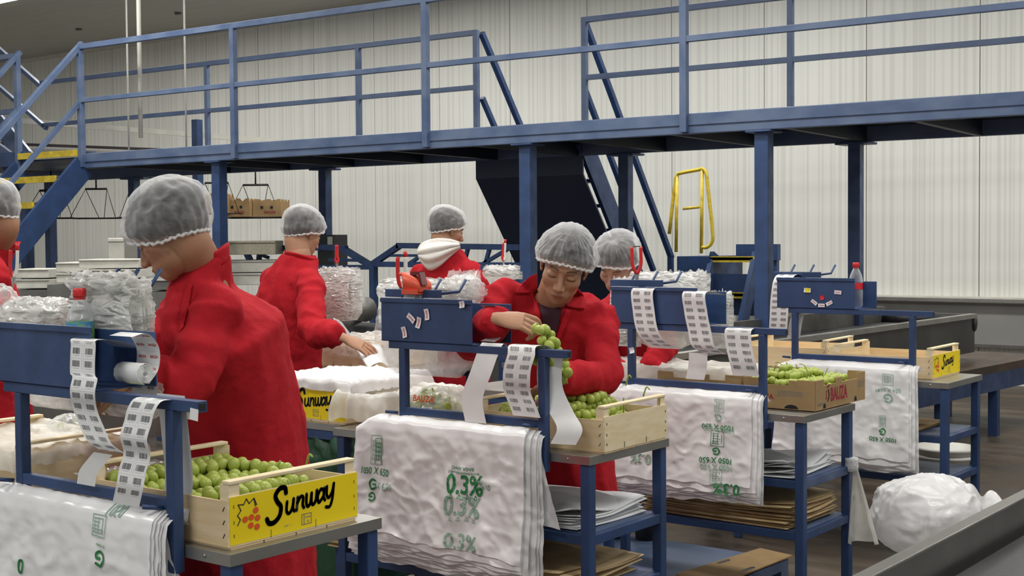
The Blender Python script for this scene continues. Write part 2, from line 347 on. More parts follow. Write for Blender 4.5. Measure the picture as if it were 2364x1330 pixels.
# ================================================================ setting
WY, CZ = 14.0, 4.97
def plain(name, mb, m=None, **k):
    o = mb.build(name, m, **k); o['kind'] = 'structure'; return o
plain('floor', MB().box(-24, 6, -3, WY+.2, -.1, 0), FLOOR)
plain('ceiling', MB().box(-24, 6, -3, WY+.2, CZ, CZ+.1), CEIL)
wb = MB(); wb.use(WALL)
x = -24.5
seams = [-4.61 + 1.243*k for k in range(-16, 9)]
for a, b in zip(seams[:-1], seams[1:]): wb.box(a+.006, b-.006, WY, WY+.12, 0, CZ)
wb.use(mat('panel_joint', (.30, .29, .25), .7)).box(seams[0], seams[-1], WY+.012, WY+.11, 0, CZ)
plain('wall_back', wb)
plain('wall_left', MB().box(-24.2, -24, -3, WY+.2, 0, CZ), WALL)
plain('trim_1', MB().box(-24, 5, WY-.05, WY-.001, CZ-.06, CZ), CREAM)
def bump_rail():
    m = MB().use(CREAM).box(-7.4, 5, WY-.20, WY-.002, .86, .92).use(STEEL).box(-7.4, 5, WY-.22, WY-.19, .87, .905)
    m.use(mat('kick_panel', (.30, .295, .275), .5, var=.15, vscale=2)).box(-7.4, 5, WY-.14, WY-.003, .42, .86).use(DSTEEL).box(-7.4, 5, WY-.16, WY-.13, .40, .43)
    for k in range(6): m.ell((-6.6+1.9*k, WY-.15, .7), (.03, .02, .03))
    return m
plain('trim_2', bump_rail())
# ceiling lamps: housing and tube each
def lampfix(x, y, first=[None]):
    if first[0] is None:
        t = thing('ceiling_light', (0, 0, 0), None, 'ceiling light')
        MB().box(-1.25, 1.25, -.16, .16, .08, .125).build('housing', WHPL, t, local=True)
        MB().box(-1.2, 1.2, -.13, .13, .05, .08).build('diffuser', EMIT, t, local=True)
        first[0] = t
    else: t = copy_tree(first[0])
    t.location = (x, y, CZ-.125); return t
pl = PZ(20, -4, CZ-.07); t = lampfix(pl.x-.15, pl.y)
tag(t, 'bright fluorescent ceiling light at the upper left corner of the picture', 'ceiling light')
# conduits dropping from the ceiling
for i, (px, d, z1, r, nm, lb) in enumerate([(323, 13.4, 2.62, .022, 'ceiling_pipe', 'thick cream pipe hanging from the ceiling, middle one of three'),
                              (295, 14.2, 2.5, .010, 'ceiling_rod', 'thin cream rod hanging left of the thick ceiling pipe'),
                              (428, 14.0, 2.5, .010, 'ceiling_rod', 'thin cream rod hanging right of the thick ceiling pipe')]):
    p = PD(px, 200, d); m = MB().use(CREAM).tube([(p.x, p.y, z1), (p.x, p.y, CZ-.001)], r).use(DARK).lathe([(r*1.8, CZ-.03), (r*1.8, CZ-.001)], (p.x, p.y, 0), 10, True)
    tag(m.build(nm), lb, 'pipe')
for k, (px, py) in enumerate([(182, 66), (411, 29)]):
    p = PZ(px, py, CZ); tag(MB().lathe([(.05, CZ-.03), (.05, CZ-.001)], (p.x, p.y, 0), 12, True).build('ceiling_plug', DSTEEL),
        ['small dark ceiling plug left of the hanging pipes', 'small dark ceiling plug right of the thick hanging pipe'][k], 'ceiling plug')
# ================================================================ raised walkway
TH = math.atan2(.58, 9.19); UV = Vector((math.cos(TH), math.sin(TH), 0)); VV = Vector((-math.sin(TH), math.cos(TH), 0)); WO = Vector((-2.58, 8.67, 0))
def W(u, v, z): return WO + UV*u + VV*v + Vector((0, 0, z))
def WU(px, py, v):
    d = ray(px, py); t = (v-(CAM-WO).dot(VV))/d.dot(VV); p = CAM+d*t; q = p-WO; return Vector((q.dot(UV), v, p.z))
UL, UR, WD = -9.24, 2.6, 1.62
ww = thing('raised_walkway', W(-3, .8, 0), 'long blue steel walkway on pillars crossing the hall with double handrails', 'walkway')
def fs_bar(m, u0, u1, v, z, w, h): m.bar(W(u0, v, z), W(u1, v, z), w, h)
m = MB().use(BLUE2); fs_bar(m, UL, UR, 0, 2.395, .05, .15); m.use(BLUE2); m.bar(W(UL, -.03, 2.425), W(UR, -.03, 2.425), .012, .09)
fs_bar(m, -12.5, UR, WD, 2.40, .06, .16); m.build('edge_beam', None, ww, bevel=.006)
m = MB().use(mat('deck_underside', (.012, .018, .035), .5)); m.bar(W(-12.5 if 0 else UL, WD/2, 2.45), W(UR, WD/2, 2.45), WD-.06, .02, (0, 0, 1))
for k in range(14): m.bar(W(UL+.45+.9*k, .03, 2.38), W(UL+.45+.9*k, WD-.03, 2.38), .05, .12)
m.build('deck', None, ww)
m = MB().use(BLUE2); m.bar(W(-12.4, WD+.0-.8, 2.44), W(UL, WD-.8, 2.44), 1.5, .02); m.build('landing', None, ww)
RZ, MZ = 3.555, 3.03
for u in (-9.21, -7.01, -4.76, -2.37, .2): MB().bar(W(u, -.045, 2.33), W(u, -.045, RZ-.02), .055, .055, UV).build('post', BLUE2, ww, bevel=.004)
MB().bar(W(-9.235, -.045, RZ), W(UR, -.045, RZ), .055, .055).build('handrail', BLUE2, ww, bevel=.004)
MB().bar(W(-9.2, -.045, MZ-.02), W(UR, -.045, MZ-.02), .045, .045).build('middle_rail', BLUE2, ww, bevel=.003)
fp = [WU(190, 250, WD).x, WU(478, 200, WD).x, WU(828, 200, WD).x, WU(1100, 200, WD).x, WU(1350, 200, WD).x, WU(1825, 150, WD).x, .3, 1.9]
for u in fp: MB().bar(W(u, WD, 2.48), W(u, WD, RZ-.02), .05, .05, UV).build('post', BLUE2, ww, bevel=.004)
e0 = WU(95, 205, WD).x
MB().bar(W(e0, WD, RZ), W(fp[3]+.025, WD, RZ), .05, .05).build('handrail', BLUE2, ww, bevel=.003)
MB().bar(W(fp[4]-.025, WD, RZ), W(UR, WD, RZ), .05, .05).build('handrail', BLUE2, ww, bevel=.003)
MB().bar(W(e0+.02, WD, MZ), W(fp[3], WD, MZ), .045, .045).build('middle_rail', BLUE2, ww)
MB().bar(W(fp[4], WD, MZ), W(UR, WD, MZ), .045, .045).build('middle_rail', BLUE2, ww)
for u in (-7.33, -3.815, -1.79, 1.6):
    MB().bar(W(u, .06, 0), W(u, .06, 2.32), .105, .105, UV).box(-.1, .1, -.1, .1, 2.305, 2.319, Matrix.Translation(W(u, .06, 0))).build('pillar', BLUE, ww, bevel=.004)
for u in (WU(309, 410, WD).x, WU(750, 400, WD).x, WU(1444, 360, WD).x, WU(1976, 325, WD).x, 1.7):
    MB().bar(W(u, WD, 0), W(u, WD, 2.32), .10, .10, UV).box(-.14, .14, -.1, .1, 2.30, 2.319, Matrix.Translation(W(u, WD, 0))).build('pillar', BLUE, ww, bevel=.004)
# --- stair at the back, going down away from the walkway
A0 = W(fp[4], WD+.02, RZ); A1w = PY(1650, 640, A0.y+1.6)
bs = thing('back_staircase', W((fp[3]+fp[4])/2, WD+1.2, 0), 'steep blue staircase descending behind the walkway, seen from underneath', 'staircase')
SL = 1.28   # drop per metre of run
def BS(u, run, z0): return W(u, WD+.05+run, z0-SL*run)
for k, u in enumerate((fp[3]+.03, fp[4]-.03)):
    MB().bar(BS(u, 0, RZ), BS(u, 1.72, RZ), .05).build('handrail', BLUE, bs); MB().bar(BS(u, 0, MZ-.1), BS(u, 1.62, MZ-.1), .045).build('middle_rail', BLUE, bs)
    MB().bar(BS(u, 1.7, RZ), W(u, WD+1.75, .65), .05, .05, UV).build('post', BLUE, bs)
    a, b = BS(u, -.05, 2.42), BS(u, 1.86, 2.42)
    MB().bar(a, b, .04, .22).build('stringer', BLUE, bs)
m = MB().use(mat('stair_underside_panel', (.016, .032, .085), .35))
u0, u1 = fp[3]-.01, fp[4]-.02
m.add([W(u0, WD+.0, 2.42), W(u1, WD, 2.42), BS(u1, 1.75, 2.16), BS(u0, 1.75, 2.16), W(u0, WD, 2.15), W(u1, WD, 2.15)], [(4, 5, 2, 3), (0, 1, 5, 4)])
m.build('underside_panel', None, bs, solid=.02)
for k in range(9): m = MB().bar(BS(u0+.05, .10+.18*k, 2.46), BS(u1-.05, .10+.18*k, 2.46), .2, .03, (0, 0, 1)); m.build('tread', BLUE, bs)
# --- front stair at the left end: runs toward the camera side, treads with yellow nosings
ls = thing('front_staircase', W(-9.7, -1.0, 0), 'blue staircase with yellow tread edges coming down at the left end of the walkway', 'staircase')
SR = W(-9.22, -.05, 0)
DIR = Vector((0.02, -1, 0)).normalized()
def run_to(px, py, base):                       # run and height of the point seen at a pixel on the stringer plane
    n = Vector((0, 0, 1)).cross(DIR); d = ray(px, py); t = (base-CAM).dot(n)/d.dot(n); p = CAM+d*t; return (p-base).dot(DIR), p.z
r1, z1 = run_to(30, 440, SR); r0, z0 = run_to(197, 245, SR); SLP = (z0-z1)/(r1-r0)
def LS(side, run, z): return SR - UV*side + DIR*run + Vector((0, 0, z-SLP*run))
wdt = (WU(41, 250, -.05).x*-1-9.22)
for side in (0, wdt):
    MB().bar(LS(side, -.04, RZ), LS(side, 2.0, RZ), .055).build('handrail', BLUE2, ls, bevel=.004)
    MB().bar(LS(side, 0, MZ-.04), LS(side, 2.0, MZ-.04), .045).build('middle_rail', BLUE2, ls, bevel=.003)
    MB().bar(LS(side, -.03, 2.31), LS(side, 2.12, 2.31), .04, .25).build('stringer', BLUE, ls, bevel=.004)
MB().bar(LS(wdt, .0, 2.33), LS(wdt, 0, RZ), .055, .055, UV).build('post', BLUE2, ls)
for side in (0, wdt): MB().bar(LS(side, 1.9, RZ), LS(side, 1.9, 2.4), .05, .05, UV).build('post', BLUE2, ls)
for k in range(8):
    rr = .02+k*.26
    m = MB().use(YPAINT).bar(LS(.03, rr, 2.50-0*SLP), LS(wdt-.03, rr, 2.50), .03, .065).use(mat('tread_plate', (.10, .12, .17), .5))
    m.bar(LS(.03, rr-.12, 2.52-SLP*.12), LS(wdt-.03, rr-.12, 2.52-SLP*.12), .22, .02, (0, 0, 1))
    m.build('tread', None, ls)
# --- second rising stair on the far side at the left
fs = thing('upper_staircase', W(-13.2, WD, 0), 'blue handrails and stringer rising to the left beyond the front staircase', 'staircase')
def rise(v, z, px0, py0, px1, py1, wdh, h=None, nm='handrail'):
    a = WU(px0, py0, v); b = WU(px1, py1, v); MB().bar(W(a.x, v, a.z), W(b.x, v, b.z), wdh, h or wdh).build(nm, BLUE2, fs)
rise(WD, 0, 100, 204, -60, 62, .05); rise(WD, 0, 108, 297, -60, 150, .045, nm='middle_rail')
rise(WD, 0, 66, 372, -60, 215, .04, .25, 'stringer'); rise(WD-1.4, 0, 20, 372, -90, 290, .04, .22, 'stringer')
MB().bar(W(-13.1, WD, 0), W(-13.1, WD, 2.5), .1, .1, UV).build('pillar', BLUE, fs)
MB().bar(W(-12.4, -.02, 2.46), W(-10.1, -.02, 2.46), .05, .15).build('beam', BLUE, fs)
for z in (RZ, MZ): MB().bar(W(WU(36, 250, -.05).x, -.05, z-.06*(z == MZ)), W(-13.5, -.05, z-.06*(z == MZ)), .05).build('handrail', BLUE2, fs)
m = MB().use(YPAINT).bar(WU(0, 365, WD-1.4) and W(-13.2, .25, 2.49), W(-10.9, .25, 2.49), .04, .06); m.build('nosing', None, fs)
# loose posts under and beyond the deck
for px, v, z1, lb in [(117, WD-.1, 2.32, 'tall blue post under the front staircase'), (455, 3.2, 3.15, 'tall blue post standing beyond the walkway deck'), (62, .2, 2.0, 'blue post left of the front staircase foot'), (117, 3.0, 3.05, 'slim blue post rising behind the top stair tread')][:3]:
    q = WU(px, 500 if z1 < 3 else 300, v)
    tag(MB().bar(W(q.x, v, 0), W(q.x, v, z1), .10, .10, UV).build('steel_post', BLUE), lb, 'post')
# ================================================================ step platform with the yellow guard loop
sp_y = 12.0
def Q(px, py, y=sp_y): return PY(px, py, y)
sp = thing('step_platform', (Q(1640, 700).x, sp_y+.3, 0), 'blue step platform with yellow tread edges and a yellow guard loop near the wall', 'steps')
xa, xb = Q(1640, 600).x, Q(1738, 600).x; xl = Q(1565, 600).x
zt = Q(1690, 592).z
m = MB().use(BLUE)
m.box(xl, xa, sp_y-.02, sp_y+.7, zt-.35, zt); m.box(xa, xb, sp_y+.55, sp_y+.62, zt-.05, zt+.12)
m.build('platform', None, sp)
for k in range(4):
    z = zt-.03-k*.36; y = sp_y-k*.14
    MB().use(YPAINT).box(xa, xb+.02, y, y+.03, z-.03, z+.03).use(mat('tread_plate', (.10, .12, .17), .5)).box(xa, xb, y, y+.22, z-.01, z+.02).build('tread', None, sp)
for xx in (xa, xb): MB().bar((xx, sp_y+.1, zt+.02), (xx+.0, sp_y-.55, 0), .05, .14).build('side_rail', BLUE, sp)
MB().box(xa+.02, xb, sp_y+.02, sp_y+.06, zt-.6, zt-.18).build('riser_panel', BLUE, sp)
MB().box(xl+.05, xb-.05, sp_y+.3, sp_y+.6, 0, .5).build('base_box', DSTEEL, sp)
for xx in (xl+.03, xb-.05): MB().bar((xx, sp_y+.6, 0), (xx, sp_y+.6, zt), .06).build('leg', BLUE, sp)
g = [Q(1545, 540), Q(1558, 425), Q(1563, 405), Q(1570, 400), Q(1612, 392), Q(1622, 390), Q(1630, 400), Q(1634, 430), Q(1645, 535), Q(1643, 560), Q(1632, 571), Q(1620, 571)]
MB().tube(cr(g, 4), .019).build('guard_loop', YPAINT, sp)
for px, y0, y1 in ((1563, 405, 582), (1621, 392, 585)): MB().tube([Q(px, y0), Q(px-2, y1)], .018).build('guard_post', YPAINT, sp)
MB().tube([Q(1577, 482), Q(1614, 478)], .015).build('guard_bar', YPAINT, sp)
# ================================================================ conveyors
fc = thing('sorting_conveyor', (-.95, 3.0, 0), 'grey conveyor with a bright steel edge in the lower right corner', 'conveyor')
xe = -1.25
MB().box(xe-.012, xe, .2, 9, .60, .75).box(xe-.012, xe+.03, .2, 9, .742, .752).build('side_guard', mat('dull_steel_guard', (.30, .29, .27), .3, metal=.85, var=.15, vscale=3, rvar=.1), fc, bevel=.003)
MB().box(xe+.03, xe+.65, .2, 9, .60, .635).build('belt', RUBBER, fc); MB().box(xe+.65, xe+.68, .2, 9, .58, .75).build('side_guard', DSTEEL, fc)
MB().box(xe, xe+.65, .2, 9, .50, .60).build('bed', DSTEEL, fc)
for y in (.6, 3.0, 5.4, 7.8): 
    for xx in (xe+.03, xe+.62): MB().bar((xx, y, 0), (xx, y, .5), .06).build('leg', BLUE, fc)
# conveyor at the wall, right of the walkway pillar
p0, p1 = PZ(2250, 727, .92), PZ(1770, 792, .92)
d = (p1-p0).normalized(); n = Vector((-d.y, d.x, 0)); n = n if n.y > 0 else -n
cv = thing('discharge_conveyor', ((p0+p1)/2).xy.to_3d(), 'dark conveyor with a bright steel rim ending before the back wall bumper', 'conveyor')
e = p0; s_ = p0+d*4.5
def cbox(m, a, b, o0, o1, z0, z1):
    a = Vector((a.x, a.y, 0)); b = Vector((b.x, b.y, 0)); ps = [a+n*o0, b+n*o0, b+n*o1, a+n*o1]
    return m.prism([p+Vector((0, 0, z0)) for p in ps], (0, 0, z1-z0))
cbox(MB(), e, s_, 0, .03, .62, .90).build('side_panel', mat('dark_side_panel', (.07, .068, .062), .45, var=.3, vscale=3), cv)
cbox(MB(), e, s_, -.02, .04, .895, .93).build('rim', STEEL, cv)
cbox(MB(), e, s_, .05, .75, .80, .84).build('belt', RUBBER, cv); cbox(cbox(MB(), e, s_, .76, .80, .62, .97), e, s_, .8, .83, .62, .9).build('back_panel', DSTEEL, cv)
m = MB().tube([e-d*.0+Vector((0, 0, -.07)), e+n*.78+Vector((0, 0, -.07))], .07); m.build('end_roller', DARK, cv)
for t_ in (.5, 2.2, 4.0): 
    for o_ in (.06, .72): MB().bar((e+d*t_+n*o_).xy.to_3d(), (e+d*t_+n*o_).xy.to_3d()+Vector((0, 0, .62)), .07).build('leg', BLUE, cv)
# long low belt at the far right
bl = thing('brown_belt_conveyor', (-3.2, 11, 0), 'long low brown belt conveyor running out of the frame at the right', 'conveyor')
q0, q1 = PZ(1960, 912, .55), PZ(2420, 822, .55); d2 = (q1-q0).normalized(); n2 = Vector((-d2.y, d2.x, 0)); n2 = n2 if n2.y > 0 else -n2
def cb2(a, b, o0, o1, z0, z1): 
    ps = [a.xy.to_3d()+n2*o0, b.xy.to_3d()+n2*o0, b.xy.to_3d()+n2*o1, a.xy.to_3d()+n2*o1]
    return MB().prism([p+Vector((0, 0, z0)) for p in ps], (0, 0, z1-z0))
cb2(q0, q1, .0, .06, .36, .50).build('side_beam', BLUE, bl)
cb2(q0, q1, .0, .9, .50, .56).build('belt', mat('rusty_belt', (.045, .030, .022), .5, col2=(.10, .062, .04), vscale=4, stretch=(2, .6, 1)), bl)
cb2(q0, q1, .84, .9, .56, .62).build('side_guard', DSTEEL, bl)
L2 = (q1-q0).length
for t_ in (.15*L2, .42*L2, .7*L2, .95*L2):
    for o_ in (.04, .8): MB().bar((q0+d2*t_+n2*o_).xy.to_3d(), (q0+d2*t_+n2*o_).xy.to_3d()+Vector((0, 0, .4)), .07).build('leg', BLUE, bl)
# ================================================================ tubular guard frame behind the workers
ty = 9.05
tf = thing('tubular_frame', (PY(860, 612, ty).x, ty, 0), 'dark blue tubular guard frame with slanting bars behind the workers', 'guard frame')
def tb(a, b, w_=.05, nm='bar', dy=0): MB().bar(PY(*a, ty+dy), PY(*b, ty+dy), w_).build(nm, BLUE, tf)
tb((500, 577), (742, 571), .06, 'top_bar'); tb((742, 571), (800, 573), .05, 'top_bar'); tb((790, 573), (864, 618), .055); tb((860, 610), (922, 568), .05); tb((918, 567), (1200, 571), .05, 'top_bar')
tb((500, 617), (862, 617), .045, 'lower_bar'); tb((860, 610), (1230, 613), .05, 'lower_bar'); tb((760, 600), (826, 601), .03); tb((890, 590), (990, 590), .025)
tb((1080, 575), (1070, 612), .03); tb((1130, 575), (1120, 612), .03); tb((1178, 572), (1100, 618), .03); tb((940, 612), (1000, 572), .03)
tb((565, 575), (585, 617), .05); tb((575, 577), (620, 595), .03); tb((600, 577), (596, 617), .04)
for px in (520, 862, 1190): p = PY(px, 612, ty); MB().bar((p.x, p.y, 0), (p.x, p.y, p.z), .06, .06, (0, 1, 0)).build('post', BLUE, tf)
# electrical panel / dark boxes and machinery
p = PY(770, 570, 9.6); tag(MB().box(p.x-.13, p.x+.1, 9.5, 9.7, 1.28, 1.62).use(WHPL).box(p.x+.02, p.x+.09, 9.495, 9.5, 1.52, 1.60).build('control_box', mat('dark_panel', (.05, .05, .055), .5)), 'dark control box behind the blue pillar and guard frame', 'control box')
p = PD(830, 720, 9.5)
mt = thing('motor_unit', (p.x, p.y, 0), 'grey geared motor on a dark base between the clear bags and the blue tray', 'motor')
MB().tube([p+Vector((-.12, .0, .03)), p+Vector((.2, -.15, .03))], .09, 14).tube([p+Vector((.02, -.02, -.02)), p+Vector((.13, -.3, -.05))], .055, 12).build('housing', DSTEEL, mt)
MB().box(p.x-.5, p.x+.7, p.y-.1, p.y+.3, 0, p.z-.1).build('base', mat('dark_panel', (.05, .05, .055), .5), mt)
for dx in (-.4, .6): MB().box(p.x+dx-.03, p.x+dx+.03, p.y+.02, p.y+.2, p.z-.1, p.z+.1).build('bracket', STEEL, mt)
# ================================================================ overhead line with carriers
def pw(px, py, d): return PD(px, py, d)
oc = thing('overhead_track', pw(300, 330, 12.0).xy.to_3d()+Vector((0, 0, 2.3)), 'cream and dark overhead track of the hanging carriers behind the walkway', 'track')
MB().bar(pw(-40, 272, 17.4), pw(650, 327, 17.6), .05, .065).build('beam', CREAM, oc)
MB().bar(pw(-40, 330, 17.0), pw(700, 358, 17.2), .035, .035).build('rail', PIPE, oc)
MB().bar(pw(40, 346, 17.2), pw(640, 358, 17.4), .08, .03).build('lower_beam', CREAM, oc)
HP = [pw(118, 440, 16.0), pw(222, 436, 16.2), pw(335, 410, 16.4), pw(500, 422, 16.6), pw(590, 427, 16.8)]; HP = [p+Vector((0, 0, .25)) for p in HP]
MB().tube([HP[0]*2-HP[1]]+HP+[HP[-1]*2-HP[-2]], .014, 8).build('carrier_rail', PIPE, oc)
def carrier(px, py, d, w_, h, label, px_tray, grp=None):
    c = pw(px, py, d); k = d/FPX; t = thing('hanging_carrier', (c.x, c.y, c.z-h*k), label, 'hanging carrier', grp)
    r_ = Vector((.79, .61, 0)); f_ = Vector((-.61, .79, 0)); z = Vector((0, 0, 1))
    wv = w_*k/2; H_ = h*k
    MB().tube([c, c+z*.25], .010, 6).tube([c-r_*wv*.45, c+r_*wv*.45], .014, 6).build('hook_bar', WIRE, t)
    m = MB()
    for sx in (-1, 1):
        top = c+r_*wv*.45*sx
        m.tube([top, top+r_*wv*.35*sx*-1-z*H_*1.0+f_*.2], .0045, 5); m.tube([top, top+r_*wv*.5*sx-z*H_-f_*.15], .0045, 5)
    m.build('wire', WIRE, t)
    b = c-z*H_; lo = [b-r_*wv-f_*.18, b+r_*wv-f_*.18, b+r_*wv+f_*.2, b-r_*wv+f_*.2]
    MB().tube([lo[0]]+lo[1:]+[lo[0]], .007, 6).tube([(lo[0]+lo[3])/2, (lo[1]+lo[2])/2], .005, 5).build('tray_frame', WIRE, t)
    return b, r_, f_, wv
carrier(222, 436, 16.2, 110, 68, 'empty wire carrier hanging right of the front staircase', 0)
carrier(118, 440, 16.0, 120, 64, 'empty wire carrier hanging behind the front staircase treads', 0)
carrier(335, 410, 16.4, 110, 92, 'wire carrier hanging half hidden behind the large hairnet at the left', 0)
b1 = carrier(590, 427, 16.8, 130, 76, 'wire carrier holding two open cardboard boxes', 0)
b2 = carrier(500, 422, 16.6, 120, 72, 'wire carrier partly hidden behind the left walkway pillar', 0)
def small_box(c, r_, f_, w_, l_, h, label, grp=None, yaw=0):
    M = Matrix.Rotation(yaw, 3, 'Z'); r_ = M @ r_; f_ = M @ f_; z = Vector((0, 0, 1)); t = thing('cardboard_box', c, label, 'box', grp)
    P = lambda a, b, hh: c+r_*a*w_/2+f_*b*l_/2+z*hh
    m = MB().use(KRAFT)
    cs = [(-1, -1), (1, -1), (1, 1), (-1, 1)]
    m.poly([P(a, b, .005) for a, b in cs])
    for i in range(4):
        A, B = cs[i], cs[(i+1) % 4]; pts = [P(*A, 0), P(*B, 0)]; N = 8; up = []
        for k in range(N+1):
            tt = k/N; hh = h*(1 if k % 3 else .82)
            up.append(P(A[0]+(B[0]-A[0])*tt, A[1]+(B[1]-A[1])*tt, hh))
        m.poly(pts[:2]+up[::-1])
    m.build('carton', None, t, solid=.008)
    q = MB().use(DARK)
    for a0 in (-.45, .25): q.poly([P(a0+dx, -1.03, dz) for dx, dz in ((0, h*.45), (.2, h*.45), (.2, h*.6), (0, h*.6))])
    put_text(q, 'BAUZA', REDINK, lambda x_, y_: c+r_*(w_*.12+x_)+f_*(-l_/2*1.04)+z*(h*.25+y_), w_*.4, .02)
    q.build('print', None, t)
    return t
bb, r_, f_, wv = b1
small_box(bb-r_*.17+Vector((0, 0, .012))-f_*.02, r_, f_, .33, .40, .23, 'left open cardboard box on the hanging carrier', yaw=-.15)
small_box(bb+r_*.19+Vector((0, 0, .012))+f_*.03, r_, f_, .36, .40, .22, 'right open cardboard box on the hanging carrier', yaw=-.1)
bb, r_, f_, wv = b2
small_box(bb+Vector((0, 0, .012))-r_*.05, r_, f_, .42, .40, .24, 'brown box on a carrier just left of the left walkway pillar')
# stacks of white boxes at the back left
def stack(px0, px1, py0, py1, d, rows, label, m_=FOAM, shelf=0):
    a = PD(px0, py1, d); b = PD(px1, py1, d); top = PD(px0, py0, d).z; r_ = Vector((.79, .61, 0)); f_ = Vector((-.61, .79, 0))
    L_ = (b-a).dot(r_); h = (top-a.z)/rows; t = thing('foam_crate_stack', (a.x, a.y, a.z), label, 'stack of crates')
    for r in range(rows):
        nb = max(1, int(L_/.55)); x_ = 0
        for k in range(nb):
            w_ = L_/nb; o_ = random.uniform(-.02, .02); ps = [a+r_*(x_+.01)+f_*o_, a+r_*(x_+w_-.01)+f_*o_, a+r_*(x_+w_-.01)+f_*(o_+.45), a+r_*(x_+.01)+f_*(o_+.45)]; x_ += w_
            MB().prism([p+Vector((0, 0, r*h+.006)) for p in ps], (0, 0, h-.012)).prism([p+Vector((0, 0, r*h+h*.8))-f_*.015 for p in ps], (0, 0, h*.15)).build('crate', m_, t, bevel=.006)
    return t, a, r_, f_, L_
def table_under(t_, label):
    t, a, r_, f_, L_ = t_
    q = thing('steel_bench', (a.x, a.y, 0), label, 'bench'); ps = [a-r_*.05-f_*.05, a+r_*(L_+.05)-f_*.05, a+r_*(L_+.05)+f_*.55, a-r_*.05+f_*.55]
    MB().prism([p+Vector((0, 0, -.3)) for p in ps], (0, 0, .295)).build('bench_body', DSTEEL, q)
    for p in ps: MB().bar((p.x, p.y, 0), (p.x, p.y, a.z-.3), .07).build('leg', BLUE, q)
st = stack(128, 262, 605, 655, 10.6, 2, 'long white crates stacked two high behind the left blue posts'); table_under(st, 'grey steel bench under the white crates behind the left stairs')
st = stack(180, 326, 598, 668, 10.0, 3, 'white foam crates stacked three high left of the bowed head'); 
st2 = stack(35, 118, 620, 668, 11.2, 2, 'white crates seen between the two left stair posts'); table_under(st2, 'grey bench under the white crates between the stair posts')
st3 = stack(340, 455, 645, 672, 9.8, 1, 'low grey slab behind the chin of the bowed worker', DSTEEL); table_under(st3, 'grey bench with blue legs behind the bowed worker')
stack(500, 640, 555, 590, 12.8, 1, 'cream vented unit behind the guard frame at left', mat('cream_vent', (.45, .42, .32), .7, var=.3, vscale=30, stretch=(8, 1, 1)))
stack(248, 290, 548, 600, 12.5, 1, 'cream machine casing left of the bowed head', CREAM)
stack(470, 640, 600, 660, 12.9, 2, 'pale crates piled low behind the second worker')
m = MB(); 
p = PD(420, 780, 7.6)
tag(MB().use(DSTEEL).box(-6.6, -5.6, 3.9, 7.5, .55, .75).use(STEEL).box(-6.62, -6.55, 3.9, 7.5, .75, .80).box(-5.65, -5.58, 3.9, 7.5, .75, .80).use(RUBBER).box(-6.5, -5.7, 3.9, 7.5, .75, .76).use(BLUE).box(-6.5, -6.4, 4.0, 4.1, 0, .55).box(-5.8, -5.7, 4.0, 4.1, 0, .55).box(-6.5, -6.4, 7.2, 7.3, 0, .55).box(-5.8, -5.7, 7.2, 7.3, 0, .55).build('side_conveyor'), 'grey conveyor bed behind the bowed worker and the bottle', 'conveyor')
